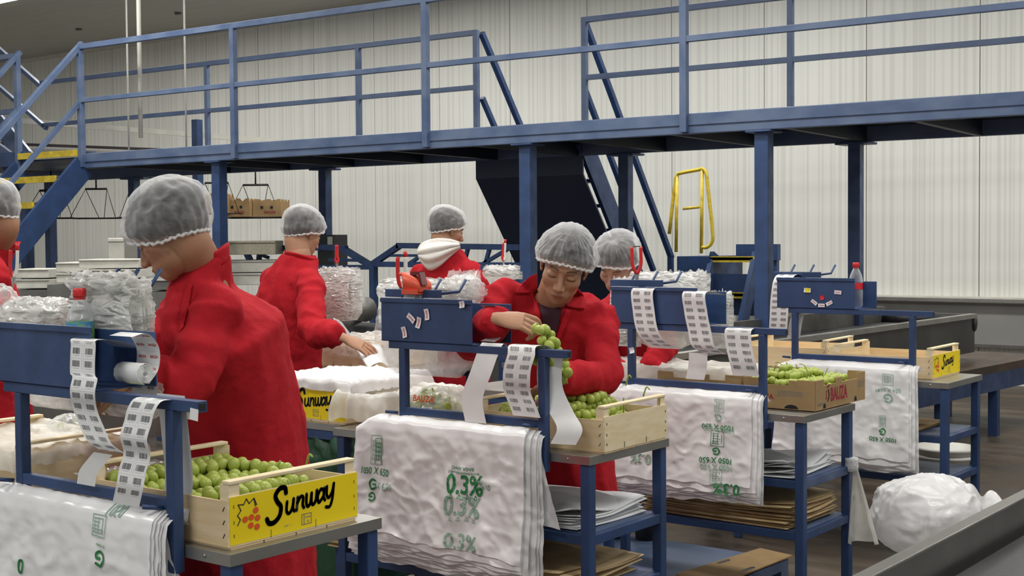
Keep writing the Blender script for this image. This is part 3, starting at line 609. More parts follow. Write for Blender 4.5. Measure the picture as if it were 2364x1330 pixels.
# ================================================================ packing stations
ST = dict(A=(-2.40, 1.88), B=(-2.49, 3.40), C=(-2.355, 4.65), D=(-2.305, 6.08))
TZ = .87
def station(key, label, left=-.97, tray=(-.69, -.28), hook=(-.75, -.50, .05, 1.352)):
    x0, y0 = ST[key]; t = thing('packing_station', (x0-.4, y0+.25, 0), label, 'packing station', None)
    X = lambda a: x0+a; Y = lambda b: y0+b
    MB().box(X(left), X(.165), Y(0), Y(.48), TZ-.028, TZ).use(STEEL).ell((X(-.02+.1), Y(-.001), TZ-.014), (.005, .003, .005), 8, 5).build('steel_top', STEEL, t, bevel=.003)
    for (a, b) in ((.14, .025), (.14, .455), (left+.03, .025), (left+.03, .455)):
        MB().box(X(a-.018), X(a+.018), Y(b-.018), Y(b+.018), 0, TZ-.03).build('leg', BLUE, t, bevel=.003)
    for z in (.615, .415):
        m = MB().use(BLUE2).box(X(left+.03), X(.13), Y(.035), Y(.445), z-.004, z+.002)
        m.use(BLUE).box(X(left+.04), X(.125), Y(.01), Y(.04), z-.032, z).box(X(left+.04), X(.125), Y(.44), Y(.47), z-.032, z).box(X(.125), X(.155), Y(.04), Y(.44), z-.032, z).box(X(left+.02), X(left+.05), Y(.04), Y(.44), z-.032, z)
        m.build('shelf', None, t, bevel=.002)
    for a in (0, -.60): MB().box(X(a-.014), X(a+.014), Y(-.03), Y(-.002), TZ-.06 if a == 0 else TZ-.05, 1.178).build('rack_post', BLUE, t, bevel=.003)
    MB().box(X(-.60), X(0), Y(-.028), Y(-.006), .950, .976).build('rack_rail', BLUE, t, bevel=.002)
    for a in (-.62, .005-.03): MB().tube([(X(a), Y(-.03), .955), (X(a-.02), Y(-.07), .962)], .0055).build('peg', BLUE, t)
    MB().box(X(-.66), X(.10), Y(-.030), Y(-.002), 1.178, 1.203).use(DARK).box(X(.0985), X(.101), Y(-.026), Y(-.006), 1.182, 1.199).build('top_bar', BLUE, t, bevel=.002)
    a, b = tray
    m = MB().box(X(a), X(b), Y(-.034), Y(-.030), 1.203, 1.352).box(X(a), X(b), Y(-.040), Y(-.030), 1.338, 1.354)
    m.box(X(a), X(b+.02), Y(-.034), Y(.115), 1.203, 1.207).box(X(a), X(b+.05), Y(.112), Y(.116), 1.203, 1.335).box(X(a), X(a+.004), Y(-.03), Y(.112), 1.207, 1.30)
    m.build('label_tray', BLUE, t, bevel=.0015)
    # hook bar for the clear bags, behind the tray
    h0, h1, hy, hz = hook
    MB().box(X(h0), X(h1), Y(hy), Y(hy+.022), hz, hz+.028).build('hook_bar', BLUE, t, bevel=.002)
    MB().box(X(h0+.14), X(h0+.165), Y(hy+.001), Y(hy+.021), 1.207, hz).build('hook_post', BLUE, t)
    for a in (h0+.02, (h0+h1)/2, h1-.01): MB().tube([(X(a), Y(hy+.02), hz+.014), (X(a+.03), Y(hy+.09), hz+.02), (X(a+.045), Y(hy+.11), hz+.062)], .0055).build('prong', BLUE, t)
    return t
station('A', 'front packing station at the left with the bottle, label strips and yellow fruit crate', hook=(-.68, -.47, .18, 1.42))
station('B', 'packing station in the middle, its blue tray dotted with small stickers')
station('C', 'packing station right of centre with three barcode strips and a cardboard fruit box')
station('D', 'rearmost packing station at the right, its tray decorated with a sticker face')
# extra table beyond, carrying the wrapped crates of the facing row
def side_table(x0, x1, y0, y1, label, z=TZ):
    t = thing('work_table', ((x0+x1)/2, (y0+y1)/2, 0), label, 'table')
    MB().box(x0, x1, y0, y1, z-.025, z).build('steel_top', STEEL, t)
    for yy in (y0+.004, y1-.034): MB().box(x0+.02, x1-.02, yy, yy+.03, z-.06, z-.026).build('frame', BLUE, t)
    for a in (x0+.03, x1-.03):
        for b in (y0+.03, y1-.03): MB().box(a-.018, a+.018, b-.018, b+.018, 0, z-.026).build('leg', BLUE, t)
side_table(-4.35, -3.48, 3.46, 3.96, 'steel table left of the middle station under the half covered yellow crate')
side_table(-5.40, -4.55, 5.02, 5.58, 'steel table in front of the second worker carrying film-wrapped crates')
side_table(-4.35, -3.42, 1.90, 2.38, 'steel table at the far left edge behind the front rack')
# ---------------------------------------------------------------- crates
def crate(name, loc, rz, label, yellow=True, group=None, logo=1.0, L_=.5, W_=.4, H_=.118):
    t = thing(name, loc, label, 'crate', group, rz)
    a, b = L_/2, W_/2
    for sx in (1, -1):
        m = MB().use(WOODE); xo = a*sx; xi = (a-.006)*sx
        m.box(min(xo, xi), max(xo, xi), -b, b, .006, H_)
        if yellow and sx == 1: m.use(YEL).box(a+.0002, a+.0012, -b+.001, b-.001, .010, H_-.001)
        for sy in (-1, 1):
            for z in (.03, .06, .095): m.use(DARK).box(min(xo, xo+.0016*sx), max(xo, xo+.0016*sx), sy*(b-.012)-.0008, sy*(b-.012)+.0008, z-.004, z+.004)
        if sx == 1 :
            for yy in (-.08, .06): m.use(DARK).box(a, a+.0016, yy-.0006, yy+.0006, .008, .026)
        m.build('end_panel', None, t, local=True)
        # corner blocks and the raised slat
        for sy in (-1, 1):
            px, py = (a-.006)*sx, (b-.005)*sy
            MB().prism([(px, py, .005), (px-.030*sx, py, .005), (px, py-.030*sy, .005)], (0, 0, H_+.020)).build('corner_block', WOODE, t, local=True)
        MB().use(WOODE).box(min((a-.003)*sx, (a-.030)*sx), max((a-.003)*sx, (a-.030)*sx), -b+.004, b-.004, H_+.0255, H_+.034).build('handle_slat', None, t, local=True, bevel=.002)
    for sy in (-1, 1):
        m = MB().use(WOOD).box(-a+.006, a-.006, min(b*sy, (b-.005)*sy), max(b*sy, (b-.005)*sy), .006, H_-.010)
        for sx in (-1, 1):
            for z in (.03, .06, .09): m.use(DARK).bar((sx*(a-.018)-.003, b*sy+.0008*sy, z-.005), (sx*(a-.018)+.003, b*sy+.0008*sy, z+.005), .0014)
        m.build('side_panel', None, t, local=True)
    for k in range(4): MB().box(-a+.002, a-.002, -b+.003+k*(W_-.006)/4+.002, -b+.003+(k+1)*(W_-.006)/4-.002, 0, .006).build('bottom_slat', WOOD, t, local=True)
    if yellow:
        m = MB(); fn = lambda x_, y_: Vector((a+.0022, x_, H_*.56+y_))
        sunway(m, lambda x_, y_: fn(x_+.006, y_-.004), .205*logo)
        for (gx, gy) in ((-.125, .012), (-.138, -.002), (-.120, -.006), (-.156, -.004), (-.140, -.020), (-.122, -.026)):
            m.use(LOGO_RED).add([fn(gx+.0082*math.cos(q*math.pi/8), gy+.0072*math.sin(q*math.pi/8)) for q in range(16)], [tuple(range(16))], False)
        strokes(m, INK, fn, [[(a_-.018, b_2) for a_, b_2 in l_] for l_ in [[(-.108, .022), (-.112, .040)], [(-.112, .040), (-.126, .030)], [(-.126, .030), (-.134, .042)], [(-.134, .042), (-.142, .030)], [(-.142, .030), (-.158, .032)], [(-.158, .032), (-.150, .018)], [(-.150, .018), (-.160, .008)], [(-.160, .008), (-.152, -.002)], [(-.152, -.002), (-.160, -.014)], [(-.112, .040), (-.104, .024)]]], .0012)
        strokes(m, GREYINK, fn, [[(.015, -.022), (.045, -.022)], [(.045, -.022), (.045, -.046)], [(.045, -.046), (.015, -.046)], [(.015, -.046), (.015, -.022)], [(.022, -.022), (.022, -.046)]], .0008)
        put_text(m, 'GRAPES', GREYINK, lambda x_, y_: fn(x_+.034, y_-.030), .017, .02); put_text(m, '12', GREYINK, lambda x_, y_: fn(x_+.034, y_-.040), .006, .02)
        put_text(m, 'CAT  1', GREYINK, lambda x_, y_: fn(x_-.03, y_-.040), .020)
        m.build('printed_brand', None, t, local=True)
    return t
crA = (-2.245-.27, 2.105, TZ); crate('wooden_crate', crA, 0, 'wooden crate with yellow printed end full of grapes at the front station')
crB = (-2.31-.26, 3.66, TZ); crate('wooden_crate', crB, 0.03, 'plain unprinted wooden crate heaped with grapes at the middle station', yellow=False)
crate('wooden_crate', (-3.655, 3.70, TZ), R(-94), 'wooden crate with yellow printed end, its top covered by white film', L_=.42, W_=.40)
crate('wooden_crate', (-2.25-.25, 6.36, TZ), 0.02, 'empty wooden crate with yellow end on the rearmost station', logo=.8)
crate('wooden_crate', (-3.13, 6.55, TZ), 0.06, 'empty plain wooden crate behind the large cardboard fruit box', yellow=False)
crate('wooden_crate', (-5.04, 5.30, TZ), R(-93), 'film-wrapped wooden crate below the hand of the second worker', yellow=False, W_=.44)
crate('wooden_crate', (-2.85, 5.05+.0, TZ), 0.0, 'plain wooden crate behind the barcode strips, under the white film', yellow=False, L_=.36, W_=.40) if False else None
crate('wooden_crate', (-2.84, 2.16-.02, TZ), 0.0, 'wooden crate seen between the posts of the front rack', yellow=False, L_=.16, W_=.40, H_=.08) if False else None
side_table(-4.52, -4.0, 5.75, 6.2, 'steel table behind the stickered tray carrying a pale crate')
crate('wooden_crate', (-4.26, 5.97, TZ), R(-92), 'pale wooden crate beside the blue tray, behind the outstretched hand', yellow=False, L_=.4)
# ---------------------------------------------------------------- grapes
_gm = MB(); _gm.use(GRAPE, True).ell((0, 0, 0), (1, 1, 1.18), 16, 12); GM = _gm.mesh('grape'); 
_gl = MB(); _gl.use(GRAPE, True).ell((0, 0, 0), (1, 1, 1.18), 10, 8); GL = _gl.mesh('grape')
def relax(P, rad, lo, hi, floor, it=50):
    P = np.array(P, float)
    for _ in range(it):
        d = P[:, None, :]-P[None, :, :]; L = np.sqrt((d**2).sum(-1))+1e-9; ov = np.clip(2*rad*.93-L, 0, None); np.fill_diagonal(ov, 0)
        P += (d/L[..., None]*ov[..., None]).sum(1)*.35; P[:, 2] -= .0006
        P[:, 0] = np.clip(P[:, 0], lo[0]+rad, hi[0]-rad); P[:, 1] = np.clip(P[:, 1], lo[1]+rad, hi[1]-rad); P[:, 2] = np.maximum(P[:, 2], floor+rad)
    return P
def bunch(pts, rad, label, group, rng, mesh=GM, stem_top=None, scale=1.0):
    c = Vector(np.mean(pts, 0)); t = thing('grape_bunch', c, label, 'grapes', group)
    top = Vector(stem_top) if stem_top else c+Vector((rng.uniform(-.02, .02), rng.uniform(-.02, .02), max(p[2] for p in pts)-c.z+.02))
    m = MB(); m.tube(cr([top+Vector((0, 0, .0)), c+Vector((0, 0, .015)), c-Vector((0, 0, .03))], 4), .0028, 6)
    for p in pts[::2]: m.tube([c+(Vector(p)-c)*.15, Vector(p)], .0013, 4)
    m.build('stalk', STEM, t)
    for p in pts:
        o = bpy.data.objects.new('grape', mesh); COL.objects.link(o); o.parent = t; o.location = Vector(p)-c
        s = rad*rng.uniform(.88, 1.06); o.scale = (s, s, s); o.rotation_euler = (rng.uniform(-1, 1), rng.uniform(-1, 1), rng.uniform(0, 6))
    return t
def fill_crate(c, hx, hy, z0, hfun, rad, nb, label, group, seed, mesh=GM, labs=None):
    rng = random.Random(seed); pts = []
    step = rad*1.72; z = z0+rad; lay = 0
    while z < z0+.3:
        x_ = -hx+rad+(lay % 2)*rad*.9
        while x_ < hx-rad*.8:
            y_ = -hy+rad+((lay+int(x_/step)) % 2)*rad*.8
            while y_ < hy-rad*.8:
                if z-z0 < hfun(x_, y_) and z-z0 > hfun(x_, y_)-.062: pts.append((c[0]+x_+rng.uniform(-.005, .005), c[1]+y_+rng.uniform(-.005, .005), z+rng.uniform(-.005, .005)))
                y_ += step*1.08
            x_ += step*1.05
        z += step*.9; lay += 1
    P = relax(pts, rad, (c[0]-hx, c[1]-hy), (c[0]+hx, c[1]+hy), z0, 30)
    C = [P[rng.randrange(len(P))] for _ in range(nb)]
    for _ in range(6):
        idx = [min(range(nb), key=lambda k: np.sum((p-C[k])**2)) for p in P]
        C = [np.mean([p for p, i in zip(P, idx) if i == k], 0) if k in idx else C[k] for k in range(nb)]
    order = sorted(range(nb), key=lambda k: C[k][0])
    for j, k in enumerate(order):
        q = [tuple(p) for p, i in zip(P, idx) if i == k]
        if q: bunch(q, rad, label, group, rng, mesh)
fill_crate(crA, .236, .190, TZ+.007, lambda x_, y_: .158 - (x_+.236)*.24+.030*math.sin(9*x_+6*y_)+.012*math.sin(31*x_)-.03*(y_+.19)*(x_ > 0), .0165, 8,
           'bunch of green grapes lying in the yellow-ended crate at the front station', 'grapes in the front crate', 3)
fill_crate(crB, .236, .190, TZ+.007, lambda x_, y_: .105+.085*math.exp(-((x_+.02)**2+(y_-.02)**2)/.02)-.02*(x_ > .1)+.012*math.sin(23*x_+11*y_), .0155, 8,
           'bunch of green grapes heaped in the plain wooden crate at the middle station', 'grapes in the middle crate', 5)
# ---------------------------------------------------------------- cardboard fruit boxes
def fruit_box(x0, x1, y0, y1, label, h=.118, front=True):
    t = thing('cardboard_box', ((x0+x1)/2, (y0+y1)/2, TZ+.004), label, 'box'); z = TZ+.004
    cs = [(x0, y0), (x1, y0), (x1, y1), (x0, y1)]; hc = lambda s, L: h*(1.0 if (s*L) < .07 or (L-s*L) < .07 else (.80 if int(s*L/.05) % 4 else .97))
    m = MB().use(KRAFT); m.poly([(a, b, z+.003) for a, b in cs])
    for i in range(4):
        A, B = cs[i], cs[(i+1) % 4]; L = math.dist(A, B); ss = [0]; N = int(L/.012)
        up = []
        for k in range(N+1):
            s_ = k/N; e_ = 1e-4
            if k: up.append((A[0]+(B[0]-A[0])*(s_-e_), A[1]+(B[1]-A[1])*(s_-e_), z+hc(s_-.5/N, L)))
            if k < N: up.append((A[0]+(B[0]-A[0])*(s_+e_), A[1]+(B[1]-A[1])*(s_+e_), z+hc(s_+.5/N, L)))
        m.poly([(*A, z), (*B, z)]+up[::-1])
    m.build('carton', None, t, solid=.005)
    q = MB()
    fy = lambda a, b: Vector((x1+.0032, y0+a, z+b)); fx = lambda a, b: Vector((x0+a, y0-.0032, z+b))
    W_ = y1-y0; L_ = x1-x0
    if front:
        put_text(q, 'BAUZA', REDINK, lambda a, b: fy(a+W_*.45, b+.050), .16, .03, sy=1.5)
        strokes(q, REDINK, fy, [[(W_*.45-.10, .075), (W_*.45-.095, .05), (W_*.45-.105, .03)], [(W_*.45-.115, .07), (W_*.45-.12, .04)], [(W_*.45-.11, .085), (W_*.45-.09, .092)]], .0035)
        for k in range(4): q.use(GREYINK).poly([fy(.40, .082-.007*k), fy(.47, .082-.007*k), fy(.47, .080-.007*k), fy(.40, .080-.007*k)])
        put_text(q, 'GRAPES', GREYINK, lambda a, b: fy(a+.045, b+.022), .05, .02)
        for yy in (.08, W_-.10): q.use(DARK).add([fy(yy+.013*math.cos(k*math.pi/8), max(0.002, .004+.02*math.sin(k*math.pi/8))) for k in range(9)], [tuple(range(9))], False)
    put_text(q, 'BAUZA', REDINK, lambda a, b: fx(a+L_*.28, b+.045), .09, .02)
    for k in range(4): q.use(GREYINK).poly([fx(L_-.16, .072-.006*k), fx(L_-.05, .072-.006*k), fx(L_-.05, .0705-.006*k), fx(L_-.16, .0705-.006*k)])
    q.use(DARK).add([fx(L_-.10+.03*math.cos(k*math.pi/8), .003+.016*math.sin(k*math.pi/8)) for k in range(9)], [tuple(range(9))], False)
    put_text(q, 'CAT 1', GREYINK, lambda a, b: fx(a+.05, b+.085), .03, .01)
    q.build('print', None, t)
    return t
bx = (-2.205-.31, -2.205, 4.78, 5.26)
fruit_box(*bx, 'large cardboard fruit box with maroon lettering holding grapes, right of centre')
fruit_box(-2.93, -2.535, 4.80, 5.25, 'cardboard fruit box partly behind the rack post, left of the lettered box', front=False)
fill_crate(((bx[0]+bx[1])/2, (bx[2]+bx[3])/2), .145, .225, TZ+.012, lambda x_, y_: .105+.05*math.exp(-((x_+.05)**2+(y_+.10)**2)/.010)+.03*math.exp(-((x_)**2+(y_-.05)**2)/.01)-.05*(y_ > .14), .0150, 6,
           'bunch of green grapes in the cardboard box at the right of centre', 'grapes in the cardboard box', 8, GL)
# bowed stems standing out of the heaps
def sprig(p, q, r_, label, nm='grape_stalk'):
    tag(MB().tube(cr([p, (Vector(p)+Vector(q))/2+Vector((0, 0, .02)), q], 5), r_, 6).build(nm, STEM), label, 'stalk')
cc = Vector((bx[0]+.07, 4.9, 0))
for k, (a, b) in enumerate([((1775, 845), (1800, 875)), ((1790, 838), (1812, 860)), ((1835, 850), (1810, 868)), ((1845, 840), (1870, 872))]):
    y_ = 4.93; sprig(PY(*b, y_), PY(*a, y_), .002, ['thin stalk arching at the left end of the cardboard box', 'second thin stalk arching above the cardboard box', 'straight stalk leaning right in the cardboard box', 'curved stalk in the middle of the cardboard box'][k])
sprig(PY(705, 1085, 2.2), PY(722, 1055, 2.2), .0028, 'short green stalk sticking up at the right of the front crate')
sprig(PY(1445, 890, 3.72), PY(1458, 872, 3.72), .0026, 'short green stalk topping the grape heap of the middle crate')
sprig(PY(1485, 915, 3.80), PY(1500, 900, 3.80), .0026, 'dark stalk at the right of the middle crate grapes')
# ---------------------------------------------------------------- white bags hanging on the rails
def fbm(x, y, z, s): return noise.fractal(Vector((x*s, y*s, z*s)), 1.0, 2.0, 3)
def rdg(x, y, z, s): return 1-2*abs(noise.fractal(Vector((x*s, y*s, z*s)), 1.0, 2.0, 3))
def bag_fn(xL, xR, y0, zt, zb, off, seed, flare=.0, slant=0.0, amp=.012, chamf=0.0, spread=0.0):
    """(x along rail, z down) -> point; off = distance in front of the rail"""
    def f(x_, z_, n=0.0):
        d = max(0, zt-z_); t = d/(zt-zb)
        y = y0-.026-off - .012*min(1, d/.05) - spread*t*t
        a = amp*(.25+1.0*min(1, d/.15))
        b_ = math.floor(seed/100)*3.1
        cre = lambda p_, q_: max(0.0, 1-abs(noise.noise(Vector((p_, q_, b_))))*5.5)**2.2
        w = a*(rdg(x_*1.3+z_*.5+b_, z_*.35, b_*.7, 6)*.30) + a*.35*math.sin(x_*27+b_*3+2*math.sin(z_*9+b_))*t + a*.32*cre(x_*9+z_*5, z_*4-x_*3)+a*.22*cre(x_*14-z_*12+7, z_*11+x_*3)
        w += min(.003, a*.3)*(rdg(x_-seed, z_*.8+x_*.3, seed, 19)) + .0015*t*math.sin(x_*40+seed)

        if z_ > zt-.02: y += (.02-(d))*1.2
        return Vector((x_+ .2*w + flare*(x_-(xL+xR)/2)*t, y - w - n, z_+.006*noise.noise(Vector((x_*20, seed, z_*6)))))
    return f
def bag_sheet(f, xL, xR, zt, zb, y0, name, parent=None, chamf=0, jag=.01, seed=0, slope=0.0, skew=0.0, nu=64, nv=64, round_=0):
    def g(u, v):
        zbb = zb + slope*(u-.5) + jag*noise.noise(Vector((u*9, seed, 0))) + round_*(2*u-1)**2
        x_ = xL+(xR-xL)*u + skew*v
        ztt = zt - chamf*max(0, 1-u/.10)
        if v < .06:
            return f(x_, ztt)+Vector((0, .035*(1-v/.06), -.03*(1-v/.06)))
        z_ = ztt-(ztt-zbb)*(v-.06)/.94
        return f(x_, z_)
    return MB().use(BAG).grid(g, nu, nv)
def bundle(key, xL, xR, zb, n, where, prints, spread=.05, chamf=.05, seed=1, slope=0.0, zt=.952, skew=0, flare=.05):
    x0, y0 = ST[key]; gl = 'white plastic bags hanging '+where
    for k in range(n, 0, -1):
        s_ = seed*100+k*1.7
        f = bag_fn(x0+xL, x0+xR, y0-.012, zt-.0015*k, zb, .0045*(n-k), s_, flare, spread=spread*(n-k)/n+.02)
        dx = random.Random(s_).uniform(-.012, .012)
        mb = bag_sheet(f, x0+xL+dx, x0+xR+dx+.006*k, zt-.0015*k, zb-.012*k if k > 1 else zb, y0, 'x', chamf=chamf, seed=s_, slope=slope, skew=skew)
        if k == 1: prints(mb, f, x0)
        o = mb.build('plastic_bag', BAG)
        if k > 1: tag(o, 'white plastic bag layered behind the front one '+where, 'plastic bag', gl)
        else: tag(o, 'front printed white plastic bag of the layers '+where, 'plastic bag')
def block(mb, f, x_, z_, w_, h_, m, seed=0):
    rng = random.Random(seed)
    S_ = lambda a, b: f(x_+a, z_+b, .003)
    ln = [[(-w_/2, -h_/2), (w_/2, -h_/2)], [(w_/2, -h_/2), (w_/2, h_/2)], [(w_/2, h_/2), (-w_/2, h_/2)], [(-w_/2, h_/2), (-w_/2, -h_/2)]]
    for k in range(5): yy = -h_/2+h_*(k+1)/6; ln.append([(-w_*.36, yy), (w_*(.05+.3*rng.random()), yy)])
    for k in range(3): xx = -w_*.3+w_*.3*k; ln.append([(xx, -h_*.3), (xx, h_*.35)])
    strokes(mb, m, S_, ln, .0011)
def cicon(mb, f, x_, z_, r_, m, flip=1):
    strokes(mb, m, lambda a, b: f(x_+a*flip, z_+b*flip, .003), [[(r_*.6, r_*.75), (-r_*.4, r_*.9), (-r_, 0), (-r_*.3, -r_*.9), (r_*.8, -r_*.5), (r_*.7, .05*r_), (0, 0)]], r_*.2)
def prA(mb, f, x0):
    q = GREENINK
    put_text(mb, '1050 X 650', q, lambda a, b: f(x0-.215+a, .765+b, .003), .115, .01, flip=True)
    cicon(mb, f, x0-.20, .825, .017, q, -1); put_text(mb, 'E-15.AND', q, lambda a, b: f(x0-.20+a, .855+b, .003), .035, .01, flip=True)
    put_text(mb, '1050', PALEGREEN, lambda a, b: f(x0-.165+a, .940+b, .003), .06, .01, flip=True, mirror=True)
    block(mb, f, x0-.21, .90, .05, .05, PALEGREEN, 2)
    put_text(mb, '0', q, lambda a, b: f(x0-.505+a, .76+b, .003), .02, .02, sy=1.2)
def prB(mb, f, x0):
    q = GREENINK
    block(mb, f, x0-.66, .83, .045, .10, PALEGREEN, 1); block(mb, f, x0-.650, .825, .03, .09, q, 5)
    put_text(mb, '1050 X 650', q, lambda a, b: f(x0-.665+a, .755+b, .003), .125, .01, sy=1.25)
    cicon(mb, f, x0-.665, .708, .018, q); put_text(mb, 'X 650', PALEGREEN, lambda a, b: f(x0-.615+a, .708+b, .003), .075, .01, sy=1.2)
    cicon(mb, f, x0-.665, .665, .015, q, -1)
    put_text(mb, 'BAGA APHG', q, lambda a, b: f(x0-.275+a, .805+b, .003), .09, .01, flip=True); put_text(mb, 'BIODEGRADACION-0003', q, lambda a, b: f(x0-.27+a, .790+b, .003), .125, .01, flip=True)
    put_text(mb, '0.3%', q, lambda a, b: f(x0-.265+a, .748+b, .003), .145, .02, sy=1.15)
    put_text(mb, '% o', PALEGREEN, lambda a, b: f(x0-.185+a, .755+b, .003), .05, .01, sy=1.2)
    put_text(mb, '0.3%', PALEGREEN, lambda a, b: f(x0-.270+a, .680+b, .003), .145, .02, sy=1.15)
    for k in range(4):
        for z_, m_ in ((.713, q), (.642, PALEGREEN)): strokes(mb, m_, lambda a, b: f(x0-.315+k*.032+a, z_+b, .003), [[(-.006, -.006), (.006, -.006)], [(.006, -.006), (0, .007)], [(0, .007), (-.006, -.006)]], .0011)
    put_text(mb, '0.3%', PALEGREEN, lambda a, b: f(x0-.265+a, .568+b, .003), .13, .015, sy=1.0)
def prC(mb, f, x0):
    q = GREENINK
    block(mb, f, x0-.16, .895, .04, .05, PALEGREEN, 3); cicon(mb, f, x0-.165, .85, .014, PALEGREEN, -1)
    put_text(mb, '1050 X 650', q, lambda a, b: f(x0-.165+a, .812+b, .003), .135, .01, flip=True)
    put_text(mb, '1050 X 650', PALEGREEN, lambda a, b: f(x0-.160+a, .803+b, .0035), .130, .01, flip=True, mirror=False)
    block(mb, f, x0-.165, .765, .055, .06, q, 4); cicon(mb, f, x0-.170, .715, .014, q, -1)
    put_text(mb, '1050 X 650', q, lambda a, b: f(x0-.17+a, .682+b, .003), .135, .015, flip=True)
    put_text(mb, '1050 X 650', PALEGREEN, lambda a, b: f(x0-.165+a, .655+b, .003), .130, .01, flip=True)
    block(mb, f, x0-.165, .62, .045, .05, PALEGREEN, 7); put_text(mb, '0.3%', GREENINK, lambda a, b: f(x0-.12+a, .578+b, .003), .11, .02, flip=True)
    put_text(mb, '0.3%', PALEGREEN, lambda a, b: f(x0-.50+a, .66+b, .003), .10, .02, flip=True)
def prD(mb, f, x0):
    put_text(mb, '1050 X 650', PALEGREEN, lambda a, b: f(x0-.10+a, .83+b, .003), .12, .01, flip=True, mirror=True); cicon(mb, f, x0-.10, .79, .02, PALEGREEN, -1)
    block(mb, f, x0-.10, .88, .05, .05, PALEGREEN, 3)
    put_text(mb, '1050 X 650', GREENINK, lambda a, b: f(x0-.12+a, .595+b, .003), .125, .015, flip=True); cicon(mb, f, x0-.125, .63, .014, GREENINK, -1)
    block(mb, f, x0-.125, .68, .03, .05, PALEGREEN, 9)
bundle('A', -.80, -.025, .60, 5, 'on the front rack at the lower left', prA, seed=2, chamf=.0, spread=.03)
bundle('B', -.765, -.045, .545, 9, 'on the middle rack', prB, seed=11, chamf=.05, slope=-.025, spread=.03)
bundle('C', -.66, -.02, .585, 6, 'on the rack right of centre', prC, seed=23, chamf=.0, spread=.02, slope=.02)
bundle('D', -.66, -.0, .50, 5, 'on the rearmost rack', prD, seed=31, chamf=.03, spread=.02)
# side flaps: outer sheets swinging past the post
for key, lab in (('A', 'front'), ('B', 'middle'), ('C', 'right-hand')):
    x0, y0 = ST[key]; f = bag_fn(x0-.3, x0+.06, y0-.0, .96, .6, .0, 4000+ord(key)*100, .1, spread=-.0)
    def g(u, v, x0=x0, f=f): 
        z_ = .955-.30*v-.02*u; return f(x0-.16+.14*u+.075*u*v, z_)+Vector((0, .008, 0))
    if key != 'C': tag(MB().grid(g, 20, 30).build('plastic_bag', BAG), 'loose edge of a white plastic bag hanging beside the right post of the %s rack' % lab, 'plastic bag')
# ---------------------------------------------------------------- barcode label strips
def ribbon(path, w_, label, rows=None, cols=2, printed=True, wdir=(1, 0, 0), back=None, pitch=.0300, start=.012, end=None, grp=None, nm='label_strip', logo=False):
    """path: world centre-line points; labels printed on the outer side"""
    P = cr(path, 10); wd = Vector(wdir).normalized(); cum = [0]
    for a, b in zip(P[:-1], P[1:]): cum.append(cum[-1]+(b-a).length)
    Lt = cum[-1]
    def at(s_):
        s_ = max(0, min(Lt-1e-6, s_)); i = max(0, min(len(P)-2, int(np.searchsorted(cum, s_))-1)); t = (s_-cum[i])/max(1e-9, cum[i+1]-cum[i])
        p = P[i].lerp(P[i+1], t); d = (P[i+1]-P[i]).normalized(); n_ = d.cross(wd).normalized(); return p, n_
    flipn = 1.0
    p, n_ = at(Lt*.4)
    if n_.dot((CAM-p)) < 0: flipn = -1.0
    def f(a, s_, e=0): p, n_ = at(s_); return p + wd*(a*w_) + n_*e*flipn
    m = MB().use(LPAPER); N = max(8, int(Lt/.008)); m.grid(lambda u, v: f(u-.5, v*Lt), 4, N)
    if printed:
        s_ = start; rng = random.Random(int(abs(path[0][0])*1000))
        while s_+pitch < (end or Lt):
            for c in range(cols):
                a0 = -.5+(c+.06)/cols*1.0; a1 = -.5+(c+.94)/cols
                aw = a1-a0
                m.use(LGREY)
                for (q0, q1, s0, s1) in ((a0, a1, .0015, .0022), (a0, a0+.008, .0015, pitch-.0015), (a1-.008, a1, .0015, pitch-.0015)):
                    m.add([f(q0, s_+s0, .0006), f(q1, s_+s0, .0006), f(q1, s_+s1, .0006), f(q0, s_+s1, .0006)], [(0, 1, 2, 3)], False)
                if logo:
                    put_text(m, 'BAUZA', LRED, lambda x_, y_: f((a0+a1)/2+x_/w_, s_+pitch*.5-y_, .0008), aw*w_*.75, .03)
                else:
                    m.use(GREYINK); q = a0+aw*.16
                    while q < a0+aw*.80:
                        bw = rng.choice((.010, .018, .028)); 
                        m.add([f(q, s_+pitch*.24, .0008), f(q+bw, s_+pitch*.24, .0008), f(q+bw, s_+pitch*.72, .0008), f(q, s_+pitch*.72, .0008)], [(0, 1, 2, 3)], False); q += bw+rng.choice((.010, .016))
                    m.use(LGREY); m.add([f(a0+aw*.2, s_+pitch*.80, .0008), f(a0+aw*.75, s_+pitch*.80, .0008), f(a0+aw*.75, s_+pitch*.86, .0008), f(a0+aw*.2, s_+pitch*.86, .0008)], [(0, 1, 2, 3)], False)
            s_ += pitch
    o = m.build(nm, None, None); tag(o, label, 'label strip', grp); return o
yA, yB, yC, yD = [ST[k][1] for k in 'ABCD']
def pp(y0, *pts): return [PY(px, py, y0+dy) for px, py, dy in pts]
ribbon(pp(yA, (288, 800, .11), (250, 786, .05), (196, 783, -.046), (192, 800, -.055), (190, 862, -.06), (196, 872, -.066), (190, 905, -.075), (196, 945, -.06), (212, 985, -.06), (228, 1020, -.065), (258, 1042, -.06)), .098, 'barcode strip draped over the left tray, running down the front', start=.135, end=.62)
ribbon(pp(yA, (238, 1047, -.055), (225, 1062, -.05), (204, 1090, -.045), (198, 1120, -.04)), .072, 'blank backing strip hanging below the barcode strip of the left tray', printed=False)
ribbon(pp(yA, (408, 965, .03), (400, 928, .0), (347, 921, -.045), (326, 945, -.06), (318, 975, -.065), (308, 1012, -.075), (316, 1050, -.06), (306, 1085, -.065), (300, 1120, -.07), (290, 1166, -.06)), .098, 'barcode strip hung over the rack bar beside the front right post', start=.06)
